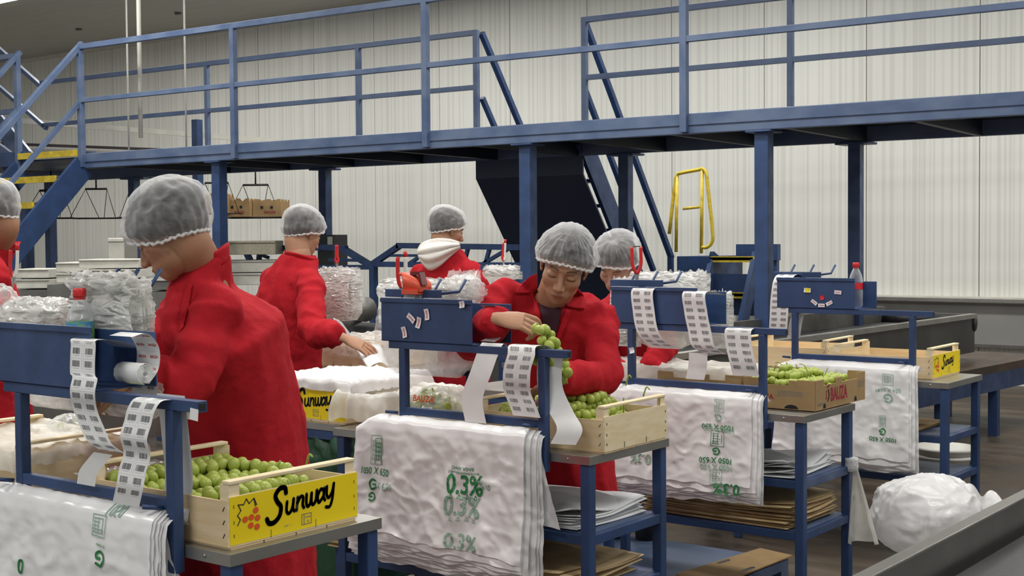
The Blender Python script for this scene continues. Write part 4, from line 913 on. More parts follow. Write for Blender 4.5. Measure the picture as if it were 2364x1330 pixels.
ribbon([(ST['A'][0]-.035, yA+.004, 1.207), (ST['A'][0]-.04, yA+.02, 1.1), (ST['A'][0]-.045, yA+.03, 1.0), (ST['A'][0]-.055, yA+.02, .91)], .10, 'white back side of the strip behind the front right post', printed=False)
ribbon(pp(yA, (272, 795, .11), (310, 806, .118), (326, 835, .125), (335, 880, .13), (330, 940, .125)), .10, 'grey label strip falling over the rear edge of the left tray', start=.02)
# roll lying in tray A
def roll(x_, y_, z_, r_, w_, label):
    m = MB(); pts = [(r_*(.25+.75*k/60)*math.cos(k*.6), r_*(.25+.75*k/60)*math.sin(k*.6)) for k in range(61)]
    m.use(LPAPER).add([Vector((x_+s*w_/2, y_+a, z_+b)) for s in (-1, 1) for a, b in pts], [(k, k+1, 62+k, 61+k) for k in range(60)], True)
    return tag(m.build('label_roll', None, None, solid=.0012), label, 'roll of labels')
roll(ST['A'][0]-.245, yA+.06, 1.24, .026, .09, 'small roll of labels curled in the left tray')
ribbon([(ST['A'][0]-.245, yA+.025, 1.330), (ST['A'][0]-.245, yA+.068, 1.335), (ST['A'][0]-.245, yA+.100, 1.30), (ST['A'][0]-.245, yA+.098, 1.25), (ST['A'][0]-.245, yA+.07, 1.215)], .09, 'red-lettered label web curving into the roll of the left tray', logo=True)
# station B
ribbon(pp(yB, (1245, 830, .03), (1240, 800, .0), (1207, 798, -.036), (1203, 820, -.05), (1194, 850, -.055), (1192, 880, -.055), (1194, 905, -.04), (1206, 935, -.045), (1216, 962, -.05)), .110, 'barcode strip hung over the middle rack bar', start=.045)
ribbon(pp(yB, (1150, 800, .0), (1135, 795, -.02), (1110, 860, -.04), (1090, 920, -.045), (1098, 976, -.05)), .09, 'wide blank paper strip hanging left of the middle barcode strip', printed=False)
ribbon(pp(yB, (1272, 815, .0), (1268, 860, .01), (1272, 900, .015), (1295, 950, .01), (1315, 990, -.01), (1300, 1026, -.02)), .085, 'white strip curling down beside the right post of the middle rack', printed=False, wdir=(1, .3, 0))
ribbon([(ST['B'][0]-.255, yB+.01, 1.335), (ST['B'][0]-.25, yB+.03, 1.325), (ST['B'][0]-.245, yB+.045, 1.28), (ST['B'][0]-.245, yB+.04, 1.23), (ST['B'][0]-.25, yB+.01, 1.215)], .06, 'red-lettered label web in the open end of the stickered tray', logo=True, cols=1, wdir=(1, 0, 0))
# station C
ribbon(pp(yC, (1520, 670, .0), (1484, 668, -.046), (1486, 720, -.05), (1495, 765, -.05), (1515, 790, -.04), (1545, 803, -.03)), .105, 'left barcode strip hanging over the blue tray right of centre', start=.04)
ribbon(pp(yC, (1650, 680, .05), (1604, 674, -.045), (1606, 720, -.05), (1614, 760, -.05), (1624, 800, -.05), (1652, 817, -.03)), .105, 'second barcode strip hanging over the right end of that blue tray', start=.045)
ribbon(pp(yC, (1612, 815, -.01), (1610, 850, -.01), (1604, 876, -.01)), .085, 'blank backing strip below the second barcode strip', printed=False)
ribbon(pp(yC, (1754, 772, .02), (1735, 762, .0), (1705, 760, -.04), (1706, 800, -.045), (1714, 835, -.045), (1722, 868, -.035)), .115, 'barcode strip over the bar end next to the right post of that rack', start=.05)
# station D
ribbon(pp(yD, (1846, 640, .1), (1818, 634, .02), (1806, 650, -.02), (1800, 690, -.03), (1798, 730, -.03), (1796, 765, -.02)), .10, 'barcode strip hanging left of the tray with the sticker face', start=.05)
ribbon(pp(yD, (1842, 725, .02), (1836, 750, .02), (1832, 780, .02)), .07, 'blank strip just left of the rearmost rack post', printed=False)
# ---------------------------------------------------------------- stickers
def sticker(px, py, y0, w_, h_, rot, label, curl=.004, logo=True, m_=None, dy=-.036, shape='rect'):
    c = PY(px, py, y0+dy); ca, sa = math.cos(rot), math.sin(rot)
    fn = lambda a, b, e=0: Vector((c.x+a*ca-b*sa, c.y-.0012-e-curl*max(0, abs(b)/h_*2-.3), c.z+a*sa+b*ca))
    m = MB().use(m_ or LPAPER)
    if shape == 'disc': m.add([fn(w_/2*math.cos(k*math.pi/10), w_/2*math.sin(k*math.pi/10)) for k in range(20)], [tuple(range(20))], False)
    else: m.grid(lambda u, v: fn((u-.5)*w_, (v-.5)*h_), 4, 6)
    if logo: put_text(m, 'BAUZA', LRED, lambda a, b: fn(-b, a, .0008), h_*.72, .03)
    tag(m.build('sticker'), label, 'sticker')
for (px, py, r_, lb) in [(950, 735, .9, 'upper left sticker curling on the middle tray'), (986, 726, .15, 'sticker right of the cluster on the middle tray'), (967, 745, -.25, 'tilted sticker between its neighbours on the middle tray'), (934, 767, .25, 'lowest sticker near the left end of the middle tray')]:
    sticker(px, py, yB, .020, .038, r_, lb)
sticker(1067, 703, yB, .022, .022, .15, 'small square sticker at the upper right of the middle tray', dy=-.042)
sticker(1864, 670, yD, .036, .022, -.05, 'white sticker carrying the yellow eye of the sticker face', logo=False)
sticker(1864, 670, yD, .024, .024, 0, 'yellow round sticker forming the left eye of the face', logo=False, m_=YSTK, dy=-.0385, shape='disc')
sticker(1935, 675, yD, .018, .036, 1.5, 'white lettered sticker forming the right eye of the face')
sticker(1898, 687, yD, .024, .024, 0, 'red round sticker forming the nose of the face', logo=False, m_=REDL, shape='disc')
sticker(1880, 698, yD, .017, .034, .95, 'left piece of the sticker smile'); sticker(1897, 705, yD, .017, .034, 1.57, 'middle piece of the sticker smile', dy=-.037); sticker(1915, 700, yD, .017, .034, 2.05, 'right piece of the sticker smile')
sticker(1459, 809, yC, .024, .024, .25, 'tilted barcode sticker on the left post of the rack right of centre', logo=False, dy=-.033)
sticker(449, 957, yA, .028, .026, -.1, 'barcode sticker wrapped around the tip of the front rack bar', logo=False, dy=-.033, curl=.0)
# ================================================================ people
def ev_mesh(mb, mods):
    me = mb.mesh('tmp'); o = bpy.data.objects.new('tmp', me); COL.objects.link(o)
    for t_, kw in mods:
        m = o.modifiers.new('m', t_)
        for a, b in kw.items(): setattr(m, a, b)
    dg = bpy.context.evaluated_depsgraph_get(); dg.update(); e = bpy.data.meshes.new_from_object(o.evaluated_get(dg))
    vs = [v.co.copy() for v in e.vertices]; fs = [tuple(p.vertices) for p in e.polygons]; ns = [v.normal.copy() for v in e.vertices]
    bpy.data.objects.remove(o); bpy.data.meshes.remove(me); bpy.data.meshes.remove(e); return vs, fs, ns
def frame(c, az, pitch=0, roll=0):
    M = Matrix.Rotation(R(az-90), 4, 'Z') @ Matrix.Rotation(R(-pitch), 4, 'X') @ Matrix.Rotation(R(roll), 4, 'Y')
    return Matrix.Translation(Vector(c)) @ M
def sd_ell(P, c, r):
    q = (P-np.array(c))/np.array(r); return (np.sqrt((q**2).sum(-1))-1)*min(r)
def sd_cap(P, a, b, r0, r1):
    a = np.array(a); b = np.array(b); d = b-a; h = np.clip(((P-a)@d)/(d@d), 0, 1); return np.sqrt(((P-a-h[..., None]*d)**2).sum(-1))-(r0+(r1-r0)*h)
def smin(a, b, k): h = np.clip(.5+.5*(b-a)/k, 0, 1); return b*(1-h)+a*h-k*h*(1-h)
def smax(a, b, k): return -smin(-a, -b, k)
def head_sdf(P, jaw=1.0):
    d = sd_ell(P, (0, -.018, .036), (.076, .096, .083))
    d = smin(d, sd_ell(P, (0, .020, -.030), (.062, .066, .070)), .02)
    d = smin(d, sd_ell(P, (0, .020, -.070), (.051*jaw, .060, .046)), .022)
    d = smin(d, sd_ell(P, (0, .064, -.098), (.020*jaw, .018, .017)), .02)
    for s in (-1, 1): d = smin(d, sd_ell(P, (s*.038, .050, -.026), (.026, .030, .024)), .016)
    d = smin(d, sd_ell(P, (0, .074, .022), (.046, .014, .012)), .014)
    for s in (-1, 1): d = smax(d, -sd_ell(P, (s*.031, .100, .000), (.020, .018, .013)), .012)
    for s in (-1, 1): d = smin(d, sd_ell(P, (s*.032, .069, -.001), (.0165, .0155, .0115)), .005)
    d = smin(d, sd_cap(P, (0, .082, .006), (0, .106, -.036), .0075, .0105), .010)
    for s in (-1, 1): d = smin(d, sd_ell(P, (s*.0125, .096, -.040), (.0080, .0095, .0075)), .006)
    d = smin(d, sd_ell(P, (0, .076, -.070), (.029, .016, .020)), .014)
    d = smin(d, sd_ell(P, (0, .0925, -.0655), (.020, .0062, .0046)), .004)
    d = smin(d, sd_ell(P, (0, .0905, -.0750), (.0165, .0070, .0056)), .004)
    return d
def head_r(D, jaw=1.0, smooth=False):
    rs = np.linspace(.175, .03, 110); out = np.full(len(D), .05); done = np.zeros(len(D), bool); prev = None
    for r in rs:
        v = head_sdf(D*r, jaw)
        hit = (v < 0) & ~done
        if prev is not None:
            t = np.where(hit, v/(v-prev-1e-12), 0); out = np.where(hit, r+(rs[0]-rs[1])*np.clip(-t*-1, 0, 1)*1.0, out) if False else np.where(hit, r + (rs[0]-rs[1])*(-v/(prev-v+1e-12)), out)
        else: out = np.where(hit, r, out)
        done |= hit; prev = v
    return out
def head_mesh(nu, nv, jaw, skin, fem=True):
    az = []; 
    for i in range(nu):
        t = 2*i/nu-1; az.append(math.pi/2+math.pi*math.copysign(abs(t)**1.5, t))
    th = [math.pi*(j+.5)/nv for j in range(nv)]
    D = np.array([[math.sin(t)*math.cos(a), math.sin(t)*math.sin(a), math.cos(t)] for t in th for a in az])
    r = head_r(D, jaw); P = D*r[:, None]
    x, y, z = P[:, 0], P[:, 1], P[:, 2]; ax = np.abs(x)
    C = np.tile(np.array(skin), (len(P), 1)); fr = (y > .03)
    def blend(mask, col):
        m = (np.clip(mask, 0, 1)*fr)[:, None]; C[:] = C*(1-m)+np.array(col)*m
    g = lambda dx, dz, sx, sz: np.exp(-((dx/sx)**2+(dz/sz)**2))
    blend(g(ax-.042, z+.035, .022, .02)*.35, (skin[0]*1.05, skin[1]*.72, skin[2]*.7))
    blend(g(ax*.8, z+.042, .010, .010)*.3, (skin[0], skin[1]*.75, skin[2]*.7))
    lipm = np.clip(1.6-np.sqrt((x/.0215)**2+((z+.0705)/.0098)**2)*1.45, 0, 1)*(y > .07); blend(lipm*.85, (skin[0]*.70, skin[1]*.34, skin[2]*.38))
    blend(np.exp(-((z+.0705+.15*0)/.0011)**2)*(ax < .021)*(y > .07)*.8, (.10, .03, .03))
    bz = .0235+.004*np.sin(np.clip((ax-.012)/.04, 0, 1)*math.pi)-.10*np.clip(ax-.040, 0, 1)
    blend(np.exp(-((z-bz)/.0034)**4)*np.clip((ax-.012)*400, 0, 1)*np.clip((.054-ax)*200, 0, 1)*(.85), (.03, .02, .015))
    ez = -.0060-.0035*np.sin(np.clip((ax-.017)/.030, 0, 1)*math.pi)
    blend(np.exp(-((z-ez)/.0021)**4)*np.clip((ax-.0165)*500, 0, 1)*np.clip((.0490-ax)*300, 0, 1)*.92, (.02, .013, .012))
    ce = .0055+.002*np.sin(np.clip((ax-.017)/.030, 0, 1)*math.pi)
    blend(np.exp(-((z-ce)/.0012)**2)*np.clip((ax-.019)*500, 0, 1)*np.clip((.047-ax)*300, 0, 1)*.35, (skin[0]*.4, skin[1]*.35, skin[2]*.35))
    for s in (-1, 1): blend(g(x-s*.0065, z+.0475, .0032, .0018)*.8, (.08, .03, .025))
    fs = [(j*nu+i, j*nu+(i+1) % nu, (j+1)*nu+(i+1) % nu, (j+1)*nu+i) for j in range(nv-1) for i in range(nu)]
    fs = [f[::-1] for f in fs]; fs.append(tuple(range(nu))); fs.append(tuple(range((nv-1)*nu+nu-1, (nv-1)*nu-1, -1)))
    return P, fs, C
def ear_geo(s):
    m = MB()
    ring = [(0, .012, .030), (0, .004, .036), (0, -.010, .034), (0, -.019, .022), (0, -.018, .004), (0, -.010, -.012), (0, -.003, -.026), (0, .005, -.028), (0, .008, -.018)]
    m.tube([(s*(.074+.012*max(0, -p[1]/.02)), p[1]-.002, p[2]-.004) for p in cr(ring, 3)], .0042, 8)
    m.ell((s*.076, -.004, .000), (.006, .014, .026), 10, 8); m.tube([(s*.079, .004, .014), (s*.083, -.006, .010), (s*.080, -.004, -.010)], .003, 6)
    return m
def net_geo(jaw, bf, bs, bb, puff, top, seed, nu=120, nv=44, pleat=.0035, tp=0.0, back_puff=0.0):
    """puffed cap; bf/bs/bb = height of its rim at front / sides / back"""
    def zb(a):  # a = angle from the front
        c = math.cos(a); return bs+(bf-bs)*max(0, c)**1.5+(bb-bs)*max(0, -c)**1.2
    dirs = []; 
    for j in range(nv+1):
        for i in range(nu):
            a = 2*math.pi*i/nu; t = j/nv
            zr = zb(a); rr = .082+.012*abs(math.cos(a)); thr = math.atan2(rr, zr)      # polar angle of the rim
            th = thr*t; dirs.append((math.sin(th)*math.sin(a), math.sin(th)*math.cos(a), math.cos(th)))
    D = np.array(dirs); r0 = head_r(D, jaw); pts = []
    for k, (d, r_) in enumerate(zip(D, r0)):
        j, i = divmod(k, nu); t = j/nv; a = 2*math.pi*i/nu
        sm = .094+.016*d[1]**2+.012*max(0, d[2])
        rr = max(r_+.004, sm*.95)
        p_ = puff*math.sin(math.pi*min(1, t*.98)**1.15)**.8*(1+back_puff*max(0, -math.cos(a))) + top*(1-t)**1.5
        p_ *= 1-tp*max(0, d[2])**2
        p_ = max(p_, .021*min(1, (1-t)*6)) if puff > .015 else p_
        fa = a*1.0+seed
        pl = pleat*t**1.2*(abs(math.sin(11*fa+1.5*math.sin(3*fa)))*1.6-.8 + .5*math.sin(29*fa+seed+4*t))*(1-.65*(t > .97))
        wr = 0 if puff <= .015 else .0026*(1-abs(1-2*t))*max(-.5, 1-2*abs(noise.noise(Vector((d[0]*4+seed, d[1]*4, d[2]*4)))*1.6))
        v = Vector(d)*(rr+p_+pl+wr)
        pts.append(v)
    fs = [(j*nu+i, (j+1)*nu+i, (j+1)*nu+(i+1) % nu, j*nu+(i+1) % nu) for j in range(nv) for i in range(nu)]
    return pts, fs, nu, nv
def hand_geo(side, curls, thumb=(.7, .55, -.45), thumbc=.35, spread=.08):
    """wrist at the origin, +Y to the fingers, +Z back of the hand, thumb on +X (side=1) or -X"""
    m = MB(); ringp = [(0, -.030, .026, .021), (0, .0, .027, .019), (0, .03, .037, .016), (0, .06, .041, .0145), (0, .085, .039, .012)]
    rings = [[Vector((a*math.cos(2*math.pi*k/14), y, b*math.sin(2*math.pi*k/14))) for k in range(14)] for (_, y, a, b) in ringp]
    m.loft(rings)
    for n_, (x, L, c) in enumerate(zip((.029, .0098, -.0098, -.0285), (.074, .083, .077, .060), curls)):
        p = Vector((x, .078, 0)); sp = spread*(x/.03); ang = c*.55; pts = [p]
        segs = (.44*L+.012, .31*L, .25*L); 
        for q, sg in enumerate(segs):
            d = Vector((math.sin(sp)*math.cos(ang), math.cos(ang)*math.cos(sp), -math.sin(ang))); p = p+d*sg; pts.append(p.copy()); ang += c*(1.0 if q == 0 else .7)
        rr = [.0098, .0092, .0084, .0070]; cp = cr(pts, 4); R_ = [rr[0]+(rr[3]-rr[0])*k/(len(cp)-1) for k in range(len(cp))]
        m.tube(cp, R_, 10); m.ell(cp[-1], R_[-1], 10, 6); m.ell(cp[4], R_[4]*1.08, 10, 6)
    p = Vector((.024, .018, -.006)); d = Vector(thumb).normalized(); pts = [p]
    for q, sg in enumerate((.044, .032, .026)):
        p = p+d*sg; pts.append(p.copy()); d = (d+Vector((-.55*thumbc, .25, -.25*thumbc))).normalized()
    cp = cr(pts, 4); R_ = [.0145-.0065*k/(len(cp)-1) for k in range(len(cp))]; m.tube(cp, R_, 10); m.ell(cp[-1], R_[-1], 10, 6)
    vs, fs, ns = ev_mesh(m, [('REMESH', dict(mode='VOXEL', voxel_size=.0026)), ('SMOOTH', dict(factor=.5, iterations=3))])
    return [Vector((v.x*side, v.y, v.z)) for v in vs], (fs if side == 1 else [f[::-1] for f in fs])
def limb_rings(m, pts, rad, n=14, flat=1.0):
    m.tube(cr(pts, 5), None or [0]*0, n) if False else None
    cp = cr(pts, 6); k = (len(cp)-1)/(len(rad)-1); R_ = []
    for i in range(len(cp)):
        t = i/k; a = min(len(rad)-2, int(t)); R_.append(rad[a]+(rad[a+1]-rad[a])*(t-a))
    m.tube(cp, R_, n); m.ell(cp[0], R_[0]*.98, 12, 8)
SKT = (.46, .245, .15); SKM = (.40, .20, .115)
def person(label, head, haz, hpitch, hroll, neckb, shl, shr, elbl, elbr, wrl, wrr, chest, pelvis, taz, hands=(None, None), skin=SKT, hs=1.0, jaw=1.0, net=None, hi=True,
           vox=.012, seed=0, hem=.50, collar='stand', folds=.010, girth=1.0, sleeve_end=(0, 0), tag_extra=None, handw=(None, None)):
    root = thing('person', (pelvis.x, pelvis.y, 0), label, 'person')
    HM = frame(head, haz, hpitch, hroll); HM3 = HM.to_3x3()
    # ---- skin: head, neck, forearms and hands in one mesh
    b = MB(); b.use(SKIN, True); cols = []
    P, fs, C = head_mesh(*((220, 170) if hi else (90, 70)), jaw, skin)
    b.add([HM @ (Vector(p)*hs) for p in P], fs, True); cols += [tuple(c) for c in C]
    def addc(): cols.extend([skin]*(len(b.v)-len(cols)))
    for s in (-1, 1):
        e = ear_geo(s); b.add([HM @ (Vector(v)*hs) for v in e.v], e.f, True); addc()
    hb = HM @ Vector((0, -.022, -.055)); hb2 = HM @ Vector((0, -.03, -.0))
    limb_rings(b, [hb2, hb, hb.lerp(neckb, .55), neckb, neckb.lerp(chest, .5)], [.060, .066, .063, .062, .045], 24); addc()
    fwd = Vector((math.cos(R(taz)), math.sin(R(taz)), 0)); rt = Vector((fwd.y, -fwd.x, 0))
    for (sh, el, wr, hd, hw) in ((shl, elbl, wrl, hands[0], handw[0]), (shr, elbr, wrr, hands[1], handw[1])):
        limb_rings(b, [neckb.lerp(chest, .65), sh, el], [.032, .030, .030], 10); addc()
        limb_rings(b, [el, el.lerp(wr, .5), wr], [.036, .036, .026], 14); addc()
        if hd:
            side, curls, pn, dirv, th, thc = hd; vs, hf = hand_geo(side, curls, th, thc)
            Y = Vector(dirv).normalized(); Z = Vector(pn); Z = (Z-Y*Z.dot(Y)).normalized(); X = Y.cross(Z)
            M = Matrix((X, Y, Z)).transposed(); o_ = Vector(wr) if hw is None else Vector(hw)
            b.add([o_+M @ v for v in vs], hf, True); addc()
    o = b.build('body', None, root); ca = o.data.color_attributes.new('Col', 'FLOAT_COLOR', 'POINT')
    ca.data.foreach_set('color', [x for c in cols for x in (*c, 1)])
    # ---- hair
    nt = dict(bf=.055, bs=.002, bb=-.055, puff=.022, top=.012, seed=seed); nt.update(net or {})
    hp, hf, nu, nv = net_geo(jaw, nt['bf']+.012, nt['bs']+.012, nt['bb']+.0, nt.get('hair', .010), .0, seed+.3, 60, 24, .0)
    MB().use(HAIR, True).add([HM @ (v*hs) for v in hp], hf, True).build('hair', None, root)
    np_, nf, nu, nv = net_geo(jaw, nt['bf'], nt['bs'], nt['bb'], nt['puff'], nt['top'], nt['seed'], 150 if hi else 90, 54 if hi else 34, nt.get('pleat', .0035), nt.get('tp', 0), back_puff=nt.get('bp', 0))
    NV = [HM @ (v*hs) for v in np_]
    hn = MB().use(NET, True).add(NV, nf, True).build('hairnet', None, root)
    rim = NV[nv*nu:nv*nu+nu]; c0 = sum(rim, Vector())/len(rim)
    rim = [p+(p-c0).normalized()*.002+Vector((0, 0, .0025*math.sin(k*1.3))) for k, p in enumerate(rim)]
    MB().use(NETB, True).tube(rim, [.0042+.0014*math.sin(k*2.1) for k in range(len(rim))], 8, False, True).build('elastic_band', None, hn)
    # ---- coat
    def ring(c, up, hw, hd, f_=None, n=28, e_=2.4):
        f2 = (fwd-up*fwd.dot(up)).normalized(); r2 = f2.cross(up).normalized() if True else rt
        out = []
        for k in range(n):
            a = 2*math.pi*k/n; ca_, sa_ = math.cos(a), math.sin(a)
            out.append(c+r2*hw*math.copysign(abs(ca_)**(2/e_), ca_)+f2*hd*math.copysign(abs(sa_)**(2/e_), sa_))
        return out
    Z = Vector((0, 0, 1)); sp1 = (chest-pelvis).normalized(); sp2 = (neckb-chest).normalized(); shm = (shl+shr)/2; sw = (shl-shr).length/2
    g = girth; hemc = Vector((pelvis.x, pelvis.y, hem))
    rings = [ring(hemc, Z, .235*g, .185*g), ring(hemc.lerp(pelvis, .5), Z, .22*g, .172*g), ring(pelvis, (Z+sp1).normalized(), .205*g, .158*g), ring(pelvis.lerp(chest, .45), sp1, .188*g, .142*g),
             ring(chest, (sp1+sp2).normalized(), .192*g, .138*g), ring(chest.lerp(shm, .6), sp2, sw+.03, .120*g), ring(shm+sp2*.025, sp2, sw+.0, .085*g), ring(neckb+sp2*.012-fwd*.0, sp2, .095, .078), ring(neckb+sp2*.03, sp2, .066, .062)]
    cm = MB().loft(rings)
    for (sh, el, wr) in ((shl, elbl, wrl), (shr, elbr, wrr)):
        limb_rings(cm, [neckb.lerp(sh, .55)-sp2*.03, sh, sh.lerp(el, .5), el, el.lerp(wr, .55), wr], [.058, .066*g, .064*g, .062*g, .058*g, .052*g], 18)
    vs, fs_, ns = ev_mesh(cm, [('REMESH', dict(mode='VOXEL', voxel_size=vox)), ('SMOOTH', dict(factor=.5, iterations=6))])
    out = []
    axis = [(shl, elbl, wrl), (shr, elbr, wrr)]
    for v, n_ in zip(vs, ns):
        # long drapes on the body, cross folds on the sleeves
        dmin = 9; ta = 0
        for k, (a_, b_, c_) in enumerate(axis):
            for (p, q, base) in ((a_, b_, 0), (b_, c_, 1)):
                t = max(0, min(1, (v-p).dot(q-p)/(q-p).length_squared)); dd = (v-(p+(q-p)*t)).length
                if dd < dmin: dmin = dd; ta = base+t+3*k
        ws = max(0, min(1, (.13-dmin)/.05))
        zz = v-pelvis; lat = zz.dot(rt); fo = zz.dot(fwd)
        rg = lambda q_: (1-abs(noise.noise(q_))*2.6)
        body_f = rg(Vector((lat*6+v.z*1.5+seed, fo*6-v.z, v.z*1.3+seed)))*.6+rg(Vector((lat*11-v.z*3+seed, fo*9, v.z*3)))*.35
        sl_f = rg(Vector((ta*3.2+lat*4+seed*2, lat*6+v.z*7, fo*6-ta)))*.75+rg(Vector((ta*2, lat*9-v.z*8, fo*9+seed)))*.35
        fine = noise.fractal(v*16+Vector((seed, 0, 0)), 1, 2, 3)
        dsp = 1.5*folds*((1-ws)*body_f*1.0+ws*sl_f*1.15+fine*.35)
        out.append(v+n_*dsp)
    coat = MB().use(REDCLOTH, True).add(out, fs_, True); co = coat.build('coat', None, root)
    from mathutils.bvhtree import BVHTree
    bvh = BVHTree.FromPolygons(out, fs_)
    def surf(px, py, off=.006):
        d = ray(px, py).normalized(); h = bvh.ray_cast(CAM, d)
        return None if h[0] is None else h[0]-d*off
    if collar in ('stand', 'fold'):
        up = sp2; f2 = (fwd-up*fwd.dot(up)).normalized(); r2 = f2.cross(up)
        def cg(u, v):
            a = R(-150+300*u); rr = .070+.014*v+.006*math.sin(u*9+seed); h = -.012+.042*v*(1-.15*abs(2*u-1))+.006*math.sin(u*13)
            return neckb+up*(h+.01)-f2*math.cos(a)*rr*1.02+r2*math.sin(a)*rr*1.05
        MB().use(REDCLOTH, True).grid(cg, 40, 5).build('collar', None, co, solid=.006)
    # trousers and boots
    for s in (-1, 1):
        hp_ = pelvis+rt*.085*s; kn = Vector((hp_.x+fwd.x*.03, hp_.y+fwd.y*.03, .50)); an = Vector((hp_.x, hp_.y, .10))
        m = MB().use(TROUS, True); limb_rings(m, [hp_-Z*.02, kn, an], [.09, .068, .055], 14); m.build('trouser_leg', None, root)
        m = MB().use(SHOE, True).ell(an+fwd*.05-Z*.045, (.05, .05, .052), 12, 8); m.ell(an+fwd*.10-Z*.062, (.045, .045, .038), 12, 8)
        m.tube([an-Z*.02, an+Z*.06], .055, 12); m.build('boot', None, root)
    return root, co, surf, HM
def patch(poly, surf, off, name, m, parent, solid=.004, n=4):
    """piece of cloth lying on the coat, its outline given corner by corner"""
    bm = bmesh.new(); f = bm.faces.new([bm.verts.new((a, b, 0)) for a, b in poly]); bmesh.ops.triangulate(bm, faces=[f])
    for _ in range(n):
        le = [e for e in bm.edges if e.calc_length() > 7]
        if le: bmesh.ops.subdivide_edges(bm, edges=le, cuts=1); bmesh.ops.triangulate(bm, faces=bm.faces[:])
    bm.verts.index_update(); vs = []; last = None
    for v in bm.verts:
        p = surf(v.co.x, v.co.y, off); vs.append(p)
    good = [p for p in vs if p is not None]
    if not good: bm.free(); return
    md = sorted((p-CAM).length for p in good)[len(good)//2]
    vs = [p if p is not None and abs((p-CAM).length-md) < .15 else CAM+ray(v.co.x, v.co.y).normalized()*md for p, v in zip(vs, bm.verts)]
    # relax
    nb = [[e.other_vert(v).index for e in v.link_edges] for v in bm.verts]
    for _ in range(3): vs = [vs[i]*.5+sum((vs[j] for j in nb[i]), Vector())*(.5/len(nb[i])) for i in range(len(vs))]
    fs_ = [tuple(v.index for v in f.verts) for f in bm.faces]; bm.free()
    MB().use(m, True).add(vs, fs_, True).build(name, None, parent, solid=solid)
LFT = Vector((-.791, -.611, 0)); CF = Vector((-.611, .791, 0)); ZZ = Vector((0, 0, 1))
# ---- the man bent over the front station
rM, coM, sfM, HMm = person('man in a red coat and hairnet bending his head, in profile at the front left', PD(390, 534, 3.6), -146, 34, 0, PD(468, 622, 3.68),
    PD(500, 722, 3.57), PD(440, 700, 3.88), PD(428, 890, 3.46), PD(350, 850, 3.80), PD(322, 872, 3.42), PD(260, 860, 3.62), PD(528, 770, 3.70), PD(570, 1000, 3.86), -150,
    skin=SKM, hs=1.01, jaw=1.08, seed=3, hem=.46, folds=.007, girth=1.02, vox=.009, net=dict(bf=.032, bs=-.030, bb=-.060, puff=.026, top=.0, pleat=.003, bp=.25, tp=.9, hair=.014),
    hands=((-1, (.5, .6, .7, .8), (0, 0, 1), (-.8, -.3, -.3), (.6, .6, -.4), .4), (1, (.5, .6, .7, .8), (0, 0, 1), (-.8, -.3, -.3), (.6, .6, -.4), .4)), collar='stand')
patch([(432, 650), (446, 655), (438, 700), (424, 760), (412, 770), (418, 700)], sfM, .006, 'coat_placket', REDCLOTH, coM)
# ---- the woman trimming a bunch in the middle
wr = PD(1150, 736, 4.36)
rW, coW, sfW, HMw = person('woman in a red coat looking down at the grapes she holds, middle station', PD(1303, 614, 4.62), -62, 26, -15, PD(1270, 706, 4.78),
    PD(1384, 738, 4.78), PD(1166, 684, 4.76), PD(1392, 868, 4.60), PD(1085, 790, 4.60), PD(1292, 880, 4.34), wr, PD(1282, 810, 4.86), PD(1290, 985, 4.98), -62,
    skin=SKT, hs=1.03, jaw=1.10, seed=9, hem=.55, folds=.0075, girth=.92, vox=.009, net=dict(bf=.052, bs=.010, bb=-.055, puff=.031, top=.0, pleat=.0045, bp=.1, tp=.75), collar=None,
    hands=((-1, (.5, .6, .7, .8), (0, 0, 1), (-.8, -.3, -.3), (.6, .6, -.4), .4), (-1, (.62, .78, .92, 1.0), tuple(ZZ*.75-CF*.65), tuple(-LFT*.98-ZZ*.10-CF*.12), (.45, .85, -.40), .25)))
patch([(1232, 662), (1262, 690), (1300, 712), (1296, 738), (1280, 790), (1266, 806), (1252, 770), (1246, 722)], sfW, .004, 'shirt', SHIRT, coW, .003)
patch([(1242, 628), (1222, 636), (1184, 678), (1192, 682), (1228, 680), (1240, 688), (1243, 660)], sfW, .011, 'collar_wing', REDCLOTH, coW, .006)
patch([(1312, 684), (1336, 664), (1352, 684), (1352, 716), (1326, 715), (1303, 709)], sfW, .011, 'collar_wing', REDCLOTH, coW, .006)
patch([(1306, 709), (1322, 716), (1305, 760), (1284, 812), (1272, 808), (1290, 760)], sfW, .010, 'lapel', REDCLOTH, coW, .005)
patch([(1228, 682), (1240, 692), (1250, 730), (1252, 790), (1244, 790), (1236, 740)], sfW, .010, 'lapel', REDCLOTH, coW, .005)
# bunch hanging from her fingers
rng = random.Random(4); tip = PD(1240, 752, 4.27); pts = []
for (px, py, n_) in [(1258, 760, 5), (1262, 790, 6), (1250, 800, 4), (1278, 815, 6), (1290, 838, 6), (1282, 855, 4)]:
    for k in range(n_): pts.append(tuple(PD(px+rng.uniform(-16, 16), py+rng.uniform(-9, 9), 4.27+rng.uniform(-.02, .03))))
Pn = relax(pts, .0165, (-9, -9), (9, 9), 0, 30)
bunch([tuple(p) for p in Pn], .0168, 'bunch of green grapes dangling from the fingers of the woman in the middle', None, rng, GM, stem_top=tip+Vector((0, 0, .01)))
